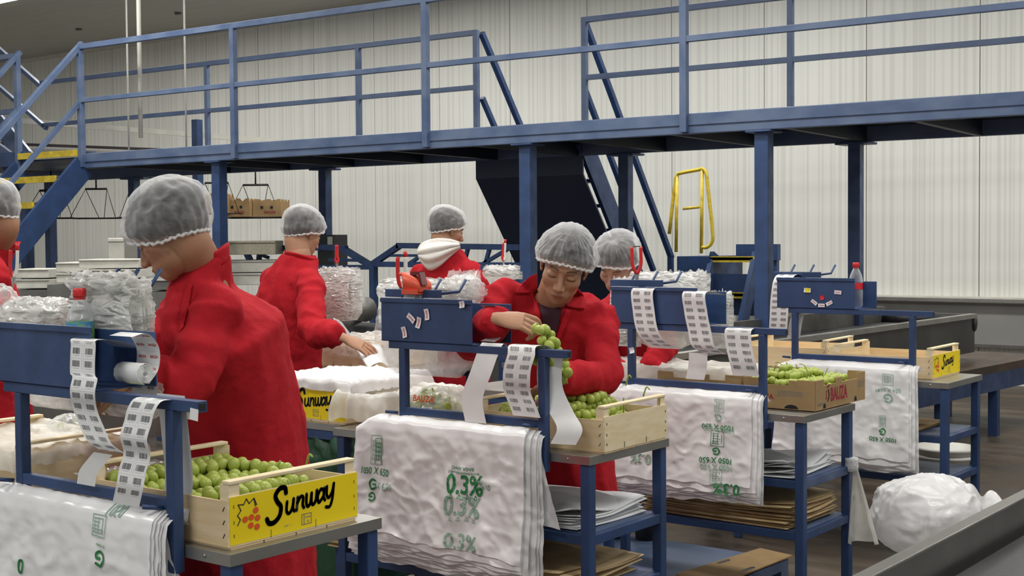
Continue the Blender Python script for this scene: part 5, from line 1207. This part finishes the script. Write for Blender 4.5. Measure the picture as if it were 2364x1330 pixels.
# ---- worker seen from behind at the left middle
r2, co2, sf2, H2 = person('worker in a red coat seen from behind, reaching right into a wrapped crate', PD(701, 537, 6.9), 84, 24, 0, PD(690, 600, 6.86),
    PD(632, 652, 6.95), PD(716, 656, 6.72), PD(600, 800, 6.75), PD(722, 768, 6.50), PD(640, 860, 6.5), PD(782, 772, 6.42), PD(668, 720, 6.90), PD(652, 900, 6.95), 92,
    hs=1.0, seed=14, hem=.5, hi=False, folds=.009, girth=1.02, net=dict(bf=.05, bs=-.005, bb=-.062, puff=.020, top=.008, pleat=.004), skin=SKT,
    hands=((1, (.4, .5, .6, .7), (0, 0, 1), (.6, .3, -.5), (.6, .6, -.4), .4), (-1, (.30, .35, .42, .5), tuple(ZZ*.8-CF*.5), tuple(-LFT*.92-ZZ*.42), (.55, .8, -.3), .3)), handw=(None, PD(800, 783, 6.38)))
# ---- worker with the cream hood
r3, co3, sf3, H3 = person('worker in a red coat with a cream hood hanging down the back, seen from behind', PD(1034, 530, 7.7), 66, 16, 0, PD(1030, 588, 7.7),
    PD(972, 640, 7.8), PD(1092, 632, 7.6), PD(940, 740, 7.7), PD(1122, 730, 7.5), PD(950, 830, 7.5), PD(1080, 800, 7.4), PD(1036, 700, 7.72), PD(1040, 850, 7.75), 100,
    hs=.98, seed=21, hem=.5, hi=False, folds=.009, net=dict(bf=.05, bs=.0, bb=-.045, puff=.024, top=.012, pleat=.004), girth=1.05,
    hands=((1, (.4, .5, .6, .7), (0, 0, 1), (.0, .6, -.5), (.6, .6, -.4), .4), (-1, (.4, .5, .6, .7), (0, 0, 1), (.0, .6, -.5), (.6, .6, -.4), .4)))
hd = MB()
def hoodf(u, v):
    # soft hood: a cowl round the nape sagging into a pocket on the back
    pxl = [(1060, 560), (1036, 553), (1005, 552), (975, 562), (963, 580)]; pxr = [(1062, 572), (1040, 590), (1012, 615), (990, 622), (970, 600)]
    a = cr([(x_, y_, 0) for x_, y_ in pxl], 6); b = cr([(x_, y_, 0) for x_, y_ in pxr], 6)
    i = min(len(a)-1, int(u*(len(a)-1)+.5)); p = a[i].lerp(b[i], v)
    dpt = 7.60-.075*math.sin(math.pi*v)**.7*math.sin(math.pi*min(1, u*.9+.1))**.5-.012*math.sin(v*19+u*4)
    return PD(p.x, p.y, dpt)
MB().use(HOODM, True).grid(hoodf, 24, 24).build('hood', None, co3, solid=.012)
# ---- worker behind the woman
r4, co4, sf4, H4 = person('worker in a red coat bending down behind the woman with the grapes', PD(1424, 612, 6.05), -82, 36, -8, PD(1452, 690, 6.2),
    PD(1508, 712, 6.2), PD(1392, 722, 6.22), PD(1530, 800, 6.0), PD(1385, 830, 6.05), PD(1500, 860, 5.85), PD(1440, 870, 5.85), PD(1450, 780, 6.28), PD(1452, 930, 6.35), -70,
    hs=1.0, jaw=.98, seed=30, hem=.5, hi=False, folds=.009, girth=.95, net=dict(bf=.055, bs=.012, bb=-.055, puff=.032, top=.020, pleat=.005), skin=(.50, .27, .18),
    hands=((1, (.4, .5, .6, .7), (0, 0, 1), (-.3, -.6, -.5), (.6, .6, -.4), .4), (-1, (.4, .5, .6, .7), (0, 0, 1), (.0, -.6, -.5), (.6, .6, -.4), .4)))
# ---- worker at the left edge
r0, co0, sf0, H0 = person('worker in a red coat cut off by the left edge of the picture', PD(-22, 500, 5.4), -135, 30, 0, PD(-10, 575, 5.5),
    PD(-20, 640, 5.3), PD(-80, 620, 5.6), PD(-30, 790, 5.2), PD(-120, 760, 5.5), PD(-90, 850, 5.0), PD(-150, 830, 5.2), PD(-30, 700, 5.5), PD(-35, 900, 5.55), -140,
    hs=1.0, seed=41, hem=.5, hi=False, folds=.010, net=dict(bf=.05, bs=.0, bb=-.06, puff=.026, top=.014, pleat=.004), skin=SKM,
    hands=((1, (.4, .5, .6, .7), (0, 0, 1), (-.3, -.6, -.5), (.6, .6, -.4), .4), (-1, (.4, .5, .6, .7), (0, 0, 1), (.0, -.6, -.5), (.6, .6, -.4), .4)))
# ================================================================ clear bag packs, bottles and tools on the stations
def pack(x0, x1, z0, z1, y, n, label, group=None, m_=CLEARD, seed=0, chamf=.0, thick=.06, top_amp=.012, th=.004, gap=None, slump=0, open_top=True):
    """layers of flat clear bags hung on prongs"""
    gap = gap or thick/n
    t = thing('clear_bag_pack', ((x0+x1)/2, y+thick/2, z0), label, 'plastic bags', group)
    for k in range(n):
        def g(u, v, k=k):
            x_ = x0+(x1-x0)*u; zt = z1+top_amp*noise.noise(Vector((u*14, k*3.1+seed, 0)))*1.6-.012*k*(k % 2)
            c_ = chamf*max(0, v-.8)*5; x_ = x_+(.5-u)*c_*(x1-x0)*.5
            z_ = zt+(z0-zt)*v; y_ = y+k*gap+.004*rdg(x_, z_*.5, seed+k*.07, 9)+.0045*max(0, 1-5*abs(noise.noise(Vector((x_*22+z_*9, z_*30-x_*8, seed+k*.2)))))**1.5+slump*math.exp(-v*9)*(-1)
            return Vector((x_+.004*noise.noise(Vector((v*20, k, seed))), y_-.03*math.sin(math.pi*v)*(k == 0), z_))
        MB().use(m_, True).grid(g, 26, 26).build('bag', None, t)
    return t
def pk(y, pxl, pxr, pyt, pyb, n, label, **k):
    a = PY(pxl, pyt, y); b = PY(pxr, pyt, y); mid = (pxl+pxr)/2; return pack(a.x, b.x, PY(mid, pyb, y).z, PY(mid, pyt, y).z, y, n, label, **k)
# A: thick piles around the bottle
def pile(c, r_, label, m_=CLEARD, seed=0, amp=.25, nm='crumpled_plastic', flat=1.0, n=44):
    def g(u, v):
        th = math.pi*v; ph = 2*math.pi*u; d = Vector((math.sin(th)*math.cos(ph), math.sin(th)*math.sin(ph), math.cos(th)))
        w_ = 1+amp*(rdg(d.x*1.0+seed, d.y, d.z, 2.2)*.6+rdg(d.x+seed, d.y, d.z, 5)*.28+rdg(d.x, d.y+seed, d.z, 11)*.12)
        z_ = d.z*r_[2]*w_; z_ = max(z_, -r_[2]*flat)
        return Vector(c)+Vector((d.x*r_[0]*w_, d.y*r_[1]*w_, z_))
    return tag(MB().use(m_, True).grid(g, n, int(n*.7)).build(nm), label, 'plastic film')
pk(2.01, 178, 318, 640, 790, 6, 'thick pack of clear bags on the prongs behind the bottle', seed=1, chamf=.35, thick=.055, top_amp=.012)
pk(1.995, 170, 312, 628, 680, 4, 'upper bundle of clear bags lying over the pack behind the bottle', seed=4, thick=.02, top_amp=.012, slump=.03)
cpos = PY(60, 745, 2.02)
pile(PY(70, 735, 2.0), (.105, .06, .050), 'crumpled clear film heaped on the left end of the front tray', CLEARD, 3, .28)
pile(PY(-5, 715, 2.06), (.07, .05, .06), 'crumpled film at the very left edge above the front tray', CLEAR, 5, .3)
pile(PY(120, 715, 2.12), (.09, .05, .030), 'flat crumpled film left of the red-capped bottle', CLEARD, 7, .28)
p = PY(45, 775, 1.95); tag(MB().use(WHPL).prism([p+Vector((-.05, 0, -.02)), p+Vector((.055, 0, -.035)), p+Vector((.035, 0, .012)), p+Vector((-.05, 0, .035))], (0, .05, 0)).build('paper_packet', bevel=.004), 'pale folded packet lying in the left end of the front tray', 'packet')
def bottle(x_, y_, z_, h, r_, label, lab_m, z0l, z1l, cap=REDPL):
    t = thing('plastic_bottle', (x_, y_, z_), label, 'bottle'); k = h/.24
    MB().use(BOTTLE, True).lathe([(0.001, 0), (r_*.8, .0), (r_, .012*k), (r_, .09*k), (r_*.95, .10*k), (r_, .115*k), (r_*1.0, .145*k), (r_*.86, .175*k), (r_*.5, .205*k), (.0125, .216*k), (.0125, .232*k)], (x_, y_, z_), 28).build('bottle_body', None, t)
    MB().use(lab_m, True).lathe([(r_*1.012, z0l*k), (r_*1.012, z1l*k)], (x_, y_, z_), 28).build('bottle_label', None, t)
    MB().use(cap, False).lathe([(.0001, .222*k), (.0155, .222*k), (.0165, .226*k), (.0165, .24*k), (.0145, .246*k), (.0001, .246*k)], (x_, y_, z_), 20).lathe([(.0150, .216*k), (.0150, .221*k)], (x_, y_, z_), 20).build('cap', None, t)
    return t
pb = PY(184, 700, 1.955); b_ = bottle(pb.x, 1.955, 1.2075, .225, .0345, 'clear bottle with red cap and blue label standing in the front tray', BLUEL, .075, .158)
_l = MB(); cx_, cy_, cz_ = pb.x, 1.955, 1.2075
def cyl(a, z_): return Vector((cx_+.0358*math.sin(a), cy_-.0358*math.cos(a), cz_+z_+.022))
for (a0, w_, z0_, z1_, m_) in ((-.35, .5, .062, .108, mat('label_green', (.22, .55, .10), .4)), (.3, .45, .065, .105, mat('label_lime', (.55, .72, .05), .4)), (.95, .35, .055, .12, mat('label_skyblue', (.25, .50, .85), .4)), (-1.05, .3, .058, .085, WHPL)):
    _l.use(m_).add([cyl(a0+w_*.5*math.cos(q*math.pi/9)+.65, (z0_+z1_)/2+(z1_-z0_)/2*math.sin(q*math.pi/9)) for q in range(18)], [tuple(range(18))], False)
_l.build('label_print', None, b_.children[1] if len(b_.children) > 1 else b_)
pb = PY(1976, 640, 6.17); bottle(pb.x, 6.17, 1.2075, .215, .033, 'red-capped cola bottle behind the tray with the sticker face', REDL, .10, .135)
# clippers hung point down
def clippers(c, s_, tilt, label, cm=REDPL, white=False, spread=.010):
    t = thing('grape_clippers', c, label, 'clippers'); M = Matrix.Translation(c) @ Matrix.Rotation(R(37.7), 4, 'Z') @ Matrix.Rotation(tilt, 4, 'Y') @ Matrix.Scale(s_, 4)
    for k, s in enumerate((-1, 1)):
        m = MB().use(WHPL if (white and s == 1) else cm); pts = [M @ Vector(v) for v in ((0, 0, .045), (s*.010, 0, .06), (s*spread*1.5, 0, .09), (s*spread*1.55, 0, .13), (s*spread*1.5, 0, .165))]
        m.tube(cr(pts, 4), [.0075*s_]*17 if False else .0078*s_, 8)
        if white and s == 1: m.use(REDPL).tube([pts[-1], pts[-1]+(pts[-1]-pts[-2]).normalized()*.02], .0085*s_, 8)
        m.build('handle', None, t)
        b = MB().use(STEEL).prism([M @ Vector(v) for v in ((0, s*.0015, .048), (s*.012, s*.0015, .055), (s*.007, s*.0015, .02), (-s*.001, s*.0015, -.012))], M.to_3x3() @ Vector((0, .003, 0)))
        b.build('blade', None, t)
    MB().use(WIRE).tube([M @ Vector((-spread*1.4, 0, .166)), M @ Vector((spread*1.4, 0, .168))], .0022*s_, 6).build('catch', None, t)
    return t
yh = lambda k: ST[k][1]+.139
clippers(PY(30, 662, 2.07), .62, .05, 'red-handled clippers standing at the far left above the front tray', white=True)
clippers(PY(928, 690, yB+.14), .92, .0, 'red and white clippers stuck in the hook bar above the stickered tray', white=True)
clippers(PY(1471, 655, yC+.14), .95, -.02, 'red-handled clippers with a black catch on the hook bar right of centre', spread=.013)
clippers(PD(778, 622, 7.2), .8, .0, 'red-handled tool sticking up behind the second worker', spread=.003)
clippers(PD(1162, 616, 7.3), .8, .05, 'red and white clippers above the bags right of the hooded worker', white=True, spread=.004)
# jar with the orange-red scoop lid
pj = PY(962, 690, yB+.06); jx, jy = pj.x, yB+.06; t = thing('lidded_jar', (jx, jy, 1.2075), 'square clear jar with an orange-red handled lid on the stickered tray', 'jar')
MB().use(BOTTLE).box(jx-.034, jx+.034, jy-.034, jy+.034, 1.2075, 1.372).build('jar_body', None, t, bevel=.01)
lid = cr([(jx-.052, jy, 1.440), (jx-.030, jy, 1.438), (jx+.01, jy, 1.424), (jx+.036, jy, 1.402), (jx+.040, jy, 1.376)], 5)
MB().use(ORPL, True).loft([[Vector((p.x, jy-.034, p.z)), Vector((p.x, jy+.034, p.z)), Vector((p.x+.002, jy+.034, max(1.372, p.z-.06 if p.x > jx-.04 else p.z-.012))), Vector((p.x+.002, jy-.034, max(1.372, p.z-.06 if p.x > jx-.04 else p.z-.012)))] for p in lid]).box(jx-.038, jx+.038, jy-.038, jy+.038, 1.364, 1.380).build('lid', None, t)
MB().use(mat('dark_red_plastic', (.14, .012, .012), .3)).bar((jx-.008, jy-.01, 1.436), (jx+.032, jy-.01, 1.438), .03, .012).bar((jx+.030, jy-.01, 1.440), (jx+.044, jy-.01, 1.395), .028, .010).build('latch', None, t)
# B: pack behind the stickered tray, torn film below it
pk(yB+.19, 880, 1085, 645, 700, 6, 'pack of clear bags lying behind the orange-lidded jar', seed=9, thick=.07, top_amp=.012)
pk(yB+.30, 1035, 1100, 625, 760, 3, 'clear bag standing up at the right end of the stickered tray', seed=19, thick=.03, m_=CLEAR, top_amp=.012)
pile(PY(1068, 672, yB+.22), (.085, .05, .05), 'crumpled clear film at the right end above the stickered tray', CLEAR, 13, .3)
pk(yB+.145, 876, 1085, 690, 868, 3, 'glossy clear bags hanging down behind the middle rack opening', seed=12, m_=CLEAR, thick=.03, chamf=.6)
pk(yA+.2, 60, 360, 880, 955, 3, 'glossy clear bags hanging behind the front rack opening', seed=17, m_=CLEAR, thick=.03, chamf=.3)
# behind worker two / three
_b = PD(770, 640, 7.1); pk(_b.y, 728, 812, 618, 740, 6, 'pack of clear bags hanging right of the second worker', seed=25, thick=.09, chamf=.6)
_b = PD(1155, 625, 7.25); pk(_b.y, 1120, 1190, 612, 645, 4, 'clear bags right of the hooded worker', seed=28, thick=.08)
# C: pack on the hook bar and a long bag hanging at its left
pk(yC+.24, 1455, 1612, 628, 705, 7, 'thick pack of clear bags behind the hook bar right of centre', seed=33, thick=.12, top_amp=.012)
pk(yC+.16, 1415, 1470, 640, 800, 4, 'clear bags hanging down at the left end of that tray', seed=35, thick=.04, m_=CLEARD, chamf=.0)
pk(yC+.19, 1480, 1590, 740, 805, 2, 'bag corner sagging below the tray right of centre', seed=38, thick=.03, m_=LINER, chamf=.8)
pk(yC+.16, 1640, 1690, 672, 805, 2, 'white film at the right end of the tray right of centre', seed=39, thick=.02, m_=CLEARD, chamf=.3)
# ================================================================ liners, scale board and bagged grapes on the tables
def cloth(fn, name, label, m_, nu=40, nv=30, cat='plastic film', solid=0):
    return tag(MB().use(m_, True).grid(fn, nu, nv).build(name, None, None, solid=solid), label, cat)
def cover(cx, cy, hx, hy, z_, label, m_=LINER, seed=0, drop=.05, amp=.018, nm='plastic_liner', rz=0):
    """film sheet thrown over a crate: flat in the middle, falling at the rim"""
    M = Matrix.Rotation(rz, 3, 'Z')
    def g(u, v):
        a, b = (2*u-1)*1.25, (2*v-1)*1.25; ov = max(0, abs(a)-1)+max(0, abs(b)-1)
        q = M @ Vector((hx*max(-1.08, min(1.08, a)), hy*max(-1.08, min(1.08, b)), 0))
        z = z_-min(drop, ov*4*drop)+amp*.5*noise.noise(Vector((q.x*4+seed, q.y*7, seed)))+amp*.55*max(0, 1-5*abs(noise.noise(Vector((q.x*5+q.y*3+seed, q.y*13, 1)))))**2+amp*.3*max(0, 1-5*abs(noise.noise(Vector((q.x*14-q.y*9+seed, q.y*10, 4)))))**2-.015*(1-a*a)*(1-b*b)
        return Vector((cx+q.x, cy+q.y, z))+Vector((noise.noise(Vector((u*9, v*9, seed))), noise.noise(Vector((u*9, v*9, seed+5))), 0))*.012
    return cloth(g, nm, label, m_, 44, 44)
cover(-3.655, 3.70, .205, .215, TZ+.168, 'cream film liner covering the half hidden yellow crate', seed=2, drop=.058, m_=BAG)
cover(-5.04, 5.30, .235, .26, TZ+.160, 'clear film wrapped over the crate below the worker hand', m_=CLEAR, seed=4, drop=.10)
cover(-3.36, 3.66, .13, .22, TZ+.12, 'white liner film spilling from the covered crate toward the middle rack', seed=6, drop=.10, amp=.025)
def board(cx, cy, hx, hy, z0, h, label, seed=0, m_=mat('wrapped_board', (.62, .545, .44), .45, var=.15, vscale=14, bump=.4, bscale=18)):
    def ring(z, k): return [Vector((cx+(hx+k)*math.copysign(abs(math.cos(a))**.35, math.cos(a)), cy+(hy+k)*math.copysign(abs(math.sin(a))**.35, math.sin(a)), z+.003*noise.noise(Vector((a*3, z*40, seed))))) for a in [2*math.pi*i/40 for i in range(40)]]
    t = thing('packing_scale', (cx, cy, z0), label, 'scale')
    MB().use(m_).loft([ring(z0, -.01), ring(z0+h*.3, 0), ring(z0+h*.85, 0), ring(z0+h, -.012)]).build('weighing_plate', None, t)
    cover_ = lambda u, v: Vector((cx+(2*u-1)*hx*1.02, cy+(2*v-1)*hy*1.02, z0+h+.004+.006*abs(rdg(u*2, v*2, seed, 4))))
    MB().use(CLEAR, True).grid(cover_, 24, 24).build('film_wrap', None, t)
board(-3.04, 3.66, .19, .15, TZ+.001, .055, 'low weighing plate wrapped in film on the middle station', 1)
board(-2.93, 2.18, .13, .13, TZ+.001, .06, 'low weighing plate wrapped in film on the front station', 2)
board(-2.78+.05-.16, 4.66+.20, .0001, .0001, TZ+.001, .0002, '', 3) if False else None
def grape_bag(c, seed, n, label, s_=1.0, txt=True):
    rng = random.Random(seed); pts = [(c[0]+rng.gauss(0, .055)*s_, c[1]+rng.gauss(0, .035)*s_, c[2]+.018+abs(rng.gauss(0, .025))) for _ in range(n)]
    P_ = relax(pts, .0145, (c[0]-.11, c[1]-.08), (c[0]+.11, c[1]+.08), c[2]+.002, 40)
    bunch([tuple(p) for p in P_], .0148, 'green grapes inside '+label, None, rng, GL)
    cz = max(p[2] for p in P_)
    def g(u, v):
        a, b = 2*u-1, 2*v-1; rr = min(1, math.hypot(a, b)); 
        return Vector((c[0]+a*.135, c[1]+b*.095, c[2]+.004+(cz-c[2]+.018)*(1-rr**2.6)+.010*rdg(u*1.5+seed, v*1.5, seed, 3)+(.05*max(0, a-.5) if False else 0)))
    m = MB().use(CLEAR, True).grid(g, 40, 30)
    if txt:
        put_text(m, 'BAUZA', mat('orange_red_print', (.75, .10, .02), .5), lambda a, b: Vector((c[0]+.0+a, c[1]-.088, c[2]+.052+b)), .10, .03, shear=.2)
        for k in range(9): m.use(WHPL if k == 0 else GREYINK).add([Vector((c[0]+.01+(0 if k == 0 else .003*k), c[1]-.0885-.0005*(k > 0), c[2]+.008+dz)) + Vector((dx, 0, 0)) for dx, dz in (((0, 0), (.035, 0), (.035, .018), (0, .018)) if k == 0 else ((0, .003), (.0015, .003), (.0015, .014), (0, .014)))], [(0, 1, 2, 3)], False)
    tag(m.build('grape_bag', None, None), label, 'bag of grapes')
gb = PY(1030, 905, 3.66)
grape_bag((gb.x+.0, 3.62, TZ+.062), 3, 46, 'clear lettered bag on the middle scale plate')
gb = PZ(165, 1028, TZ+.07); grape_bag((gb.x, gb.y, TZ+.065), 6, 26, 'the small clear bag behind the front rack', .7, txt=False)
# crate with cream liner behind the front rack, wooden crate beside it
crate('wooden_crate', (-3.42, 2.15, TZ), R(2), 'wooden crate with film liner at the far left behind the front rack', yellow=False, L_=.5)
cover(-3.42, 2.15, .24, .20, TZ+.13, 'cream film liner in the crate at the far left', seed=9, drop=.05, amp=.02)
# liner film and wood behind station C opening
cover(-2.98, 5.0, .36, .18, TZ+.135, 'white film covering the crates behind the rack right of centre', m_=LINER, seed=12, drop=.12, amp=.02)
cover(-3.45, 5.05, .16, .20, TZ+.10, 'grey film bundle left of the rack right of centre', m_=CLEARD, seed=14, drop=.1, amp=.03)
side_table(-3.95, -3.36, 4.66, 5.14, 'steel table between the woman and the worker bending behind her')
# loose white sheets
def sheet_px(c0, dz, label, m_=PAPER, y=None, nm='paper_sheet', cat='paper', bend=.02, seed=0):
    a, b, c, d = [Vector(q) for q in c0]
    def g(u, v):
        p = a.lerp(b, u).lerp(d.lerp(c, u), v); return p+Vector((0, 0, bend*math.sin(math.pi*u)*(.4+v)+.004*noise.noise(Vector((u*4, v*4, seed)))))
    return tag(MB().use(m_, True).grid(g, 14, 14).build(nm, None, None, solid=.0015), label, cat)
sheet_px([PZ(820, 803, 1.0), PZ(878, 795, 1.0), PZ(900, 850, .97), PZ(850, 852, .97)], 0, 'white sheet leaning out of the crate right of the reaching hand')
sheet_px([PD(768, 735, 6.75), PD(792, 748, 6.75), PD(830, 800, 6.75), PD(800, 800, 6.75)], 0, 'narrow white sheet above the reaching hand')
# ================================================================ shelves: paper, cardboard, bag
def sheets(x0, x1, y0, y1, z, n, th, label, group, m_, nm, cat, jit=.012, wave=.006, rot=.04, seed=0, droop=0, curl=0):
    rng = random.Random(seed)
    for k in range(n):
        r_ = rng.uniform(-rot, rot); dx, dy = rng.uniform(-jit, jit), rng.uniform(-jit, jit); s_ = rng.random()*9; cxm, cym = (x0+x1)/2, (y0+y1)/2
        def g(u, v):
            x_ = (x0-cxm)+(x1-x0)*u; y_ = (y0-cym)+(y1-y0)*v
            z_ = z+th*(k+.5)+wave*(k+1)/n*math.sin(u*5+s_)*math.sin(v*4+s_)+wave*.5*(k+1)/n
            z_ += curl*(k+1)/n*max(0, u-.7)*3*max(0, (.5-v))*1.2 - droop*max(0, (x_+cxm)-x1+.05)
            return Vector((cxm+dx+x_*math.cos(r_)-y_*math.sin(r_), cym+dy+x_*math.sin(r_)+y_*math.cos(r_), z_))
        tag(MB().use(m_, True).grid(g, 12, 10).build(nm, None, None, solid=th*.6), label, cat, group)
sheets(-2.92, -2.40, 3.43, 3.83, .618, 7, .006, 'white liner sheet stacked on the upper shelf of the middle station', 'white sheets, middle station', PAPER, 'paper_sheet', 'paper', seed=1, wave=.02, curl=.03)
sheets(-2.80, -2.26, 4.67, 5.06, .618, 6, .006, 'white liner sheet stacked on the upper shelf right of centre', 'white sheets, station right of centre', PAPER, 'paper_sheet', 'paper', seed=2, wave=.03, curl=.03)
sheets(-3.0, -2.42, 3.40, 3.82, .418, 10, .006, 'kraft sheet stacked on the lower shelf of the middle station', 'kraft sheets, middle station', KRAFTL, 'kraft_sheet', 'cardboard', seed=3, jit=.03, wave=.012)
sheets(-2.92, -2.25, 4.68, 5.06, .418, 14, .0065, 'kraft sheet stacked on the lower shelf right of centre', 'kraft sheets, station right of centre', KRAFTL, 'kraft_sheet', 'cardboard', seed=4, jit=.02, wave=.012)
sheets(-3.25, -2.95, 4.70, 5.04, .618, 8, .007, 'brown kraft sheet stacked left on the upper shelf right of centre', 'brown sheets, left of station right of centre', KRAFT, 'kraft_sheet', 'cardboard', seed=9, jit=.02, wave=.01)
sheets(-3.3, -2.75, 1.92, 2.30, .50, 6, .006, 'kraft sheet behind the front right leg', 'kraft sheets, front station', KRAFTL, 'kraft_sheet', 'cardboard', seed=5, jit=.02, wave=.01) if False else None
sheets(-3.55, -2.98, 3.44, 3.84, .418, 9, .006, 'kraft sheet at the left end of the lower shelf of the middle station', 'kraft sheets, left end of middle station', KRAFTL, 'kraft_sheet', 'cardboard', seed=6, jit=.025, wave=.012)
sheets(-2.75, -2.30, 6.14, 6.50, .618, 3, .006, 'flattened brown carton on the upper shelf of the rearmost station', 'cartons, rearmost station', KRAFT, 'flat_carton', 'cardboard', seed=7, jit=.02, wave=.006)
def flat_carton(pts, z, label, holes=()):
    P_ = [PZ(a, b, z) for a, b in pts]
    m = MB().use(KRAFT).prism(P_, (0, 0, .006)).use(DARK)
    c = sum(P_, Vector())/4
    for u in holes:
        q = P_[0].lerp(P_[1], .5).lerp(P_[3].lerp(P_[2], .5), u) if len(P_) == 4 else c
        e1 = (P_[1]-P_[0]).normalized()*.05; e2 = (P_[3]-P_[0]).normalized()*.012
        m.poly([v+Vector((0, 0, .0066)) for v in (q-e1-e2*.2, q-e1*.8-e2, q+e1*.8-e2, q+e1, q+e1*.8+e2, q-e1*.8+e2)])  # hand holes are flat dark shapes, their inner shade painted on the board
    tag(m.build('flat_carton'), label, 'cardboard')
flat_carton([(1560, 1328), (1755, 1268), (1830, 1285), (1640, 1360)], .118, 'flat cardboard with two hand holes lying on the low blue pallet', holes=(.12, .85))
tag(MB().use(BLUE2).box(-3.4, -2.55, 4.15, 6.0, .075, .115).box(-3.4, -2.55, 4.15, 4.25, 0, .075).box(-3.4, -2.55, 5.9, 6.0, 0, .075).box(-3.4, -3.3, 4.25, 5.9, 0, .075).build('low_platform'), 'low blue platform on the floor under the stations', 'platform') if False else \
tag(MB().use(BLUE2).box(-3.5, -2.62, 3.95, 5.4, .07, .112).box(-3.5, -2.62, 3.95, 4.02, 0, .07).box(-3.5, -2.62, 5.33, 5.4, 0, .07).build('low_platform'), 'low blue platform on the floor between the middle stations', 'platform')
# bucket under the rearmost station
pbk = PD(2182, 1090, 6.95)
t = thing('bucket', (pbk.x, pbk.y, .0), 'white plastic bucket on the floor behind the legs of the rearmost station', 'bucket')
zt_ = PD(2182, 1030, 6.95).z
MB().use(mat('bucket_white', (.70, .69, .64), .45), True).lathe([(.0, 0.0), (.125, .0), (.150, zt_-.02), (.158, zt_-.015), (.158, zt_), (.146, zt_), (.12, .01), (0, .01)], (pbk.x, pbk.y, 0), 36).lathe([(.150, zt_-.06), (.156, zt_-.055), (.156, zt_-.045), (.150, zt_-.04)], (pbk.x, pbk.y, 0), 36).build('bucket_body', None, t)
MB().use(WIRE).tube(cr([(pbk.x+.15, pbk.y-.02, zt_-.05), (pbk.x+.12, pbk.y-.12, zt_-.16), (pbk.x-.02, pbk.y-.17, zt_-.20), (pbk.x-.13, pbk.y-.1, zt_-.14), (pbk.x-.15, pbk.y, zt_-.05)], 5), .003, 6).build('bail_handle', None, t)
# big white waste bag on the floor
gc = PD(2138, 1188, 5.6)
def sack(u, v):
    th = math.pi*v; ph = 2*math.pi*u; d = Vector((math.sin(th)*math.cos(ph), math.sin(th)*math.sin(ph), math.cos(th)))
    cs_ = lambda s_, o_: max(0, 1-5*abs(noise.noise(Vector((d.x*s_+o_, d.y*s_, d.z*s_*.7)))))**1.8
    w_ = 1.02+.10*noise.noise(Vector((d.x*1.5+3, d.y*1.5, d.z*1.5)))+.035*cs_(2.2, 0)+.025*cs_(4.5, 5)+.012*cs_(9, 9)
    r_ = Vector((.235, .235, .165))
    p = Vector((d.x*r_.x, d.y*r_.y, d.z*r_.z))*w_
    if d.z < -.2: p.x *= 1+.0*d.z; p.y *= 1
    p.z = max(p.z, -.158)
    return Vector((gc.x, gc.y, 0))+Vector((p.x, p.y, p.z+gc.z))
SACK = film('waste_bag_film', (0.93, 0.925, 0.93), 0.86, rough=.3, bump=.8, bscale=9, bdist=.05, edge=.2, vs=5, avar=.12, spec=.5, translucent=.3)
gz = gc.z-.158
t = thing('waste_bag', (gc.x, gc.y, gz), 'big bulging white plastic bag beside the conveyor at the lower right', 'plastic bag')
MB().use(SACK, True).grid(sack, 90, 60).build('bag_body', None, t)
def ear_(u, v):
    a = PD(2222, 1120, 5.55).lerp(PD(2308, 1150, 5.5), u); b = PD(2215, 1220, 5.45).lerp(PD(2312, 1172, 5.45), u)
    p = a.lerp(b, v); return p+CF*(-.03*math.sin(u*6+v*3))+ZZ*(.02*math.sin(u*9))
MB().use(SACK, True).grid(ear_, 16, 16).build('bag_tail', None, t)
tag(MB().use(DSTEEL).lathe([(0, 0), (.085, 0), (.10, gz-.001), (0, gz-.001)], (gc.x+.06, gc.y+.05, 0), 24).build('waste_pail'), 'grey pail on the floor under the big white bag', 'pail')
# bag knotted to the leg right of centre
kl = Vector((ST['C'][0]+.16, ST['C'][1]+.455, .615))
t = thing('tied_bag', (kl.x, kl.y, .35), 'thin greenish-white bag knotted round the leg of the cardboard box station', 'plastic bag')
MB().use(NETB, True).tube([kl+Vector((.0, 0, z)) for z in (-.02, 0, .02, .035)], [.026, .029, .026, .028], 12).build('knot', None, t)
def tb_(u, v):
    w_ = .006+.045*v; a = R(210-260*u); return kl+Vector((.02+.035*v, -.01, -.31*v))+LFT*(-(w_*1.2)*math.cos(a))+CF*(w_*.8*math.sin(a)+.006*math.sin(u*20))
MB().use(LINER, True).grid(tb_, 28, 20).build('bag_tail', None, t)
# green tarp under the covered crate and the dark bin behind
def tarp(u, v):
    a = PY(690+150*u, 962+26*u, 3.50); z_ = a.z-.34*v
    return Vector((a.x, 3.50-.05*math.sin(v*3)+.02*rdg(u*.6, v*.5, 1, 6), z_))
tag(MB().use(GREENT, True).grid(tarp, 24, 24).build('green_tarp', None, None, solid=.004), 'dark green tarp hanging under the half covered yellow crate', 'tarp')
tag(MB().use(GREENT).prism([(-4.2, 3.56, .30), (-3.52, 3.56, .55), (-3.52, 3.56, .22), (-4.2, 3.56, .0)], (0, .35, 0)).build('green_chute', bevel=.01), 'sloping dark green chute below the hanging tarp', 'chute')

# uprights that carry the clear bag packs of the facing row
def bag_stand(px, py, d, label, w_=.14):
    p = PD(px, py, d); t = thing('bag_stand', (p.x, p.y, 0), label, 'stand')
    MB().bar((p.x, p.y, 0), (p.x, p.y, p.z), .03).build('pole', BLUE, t); MB().bar(p-LFT*w_, p+LFT*w_, .03, .022).build('cross_bar', BLUE, t); MB().box(p.x-.15, p.x+.15, p.y-.15, p.y+.15, 0, .02).build('foot_plate', DSTEEL, t)
bag_stand(770, 622, 7.25, 'blue stand holding the clear bags right of the second worker'); bag_stand(1158, 618, 7.4, 'blue stand holding the clear bags right of the hooded worker', .12)
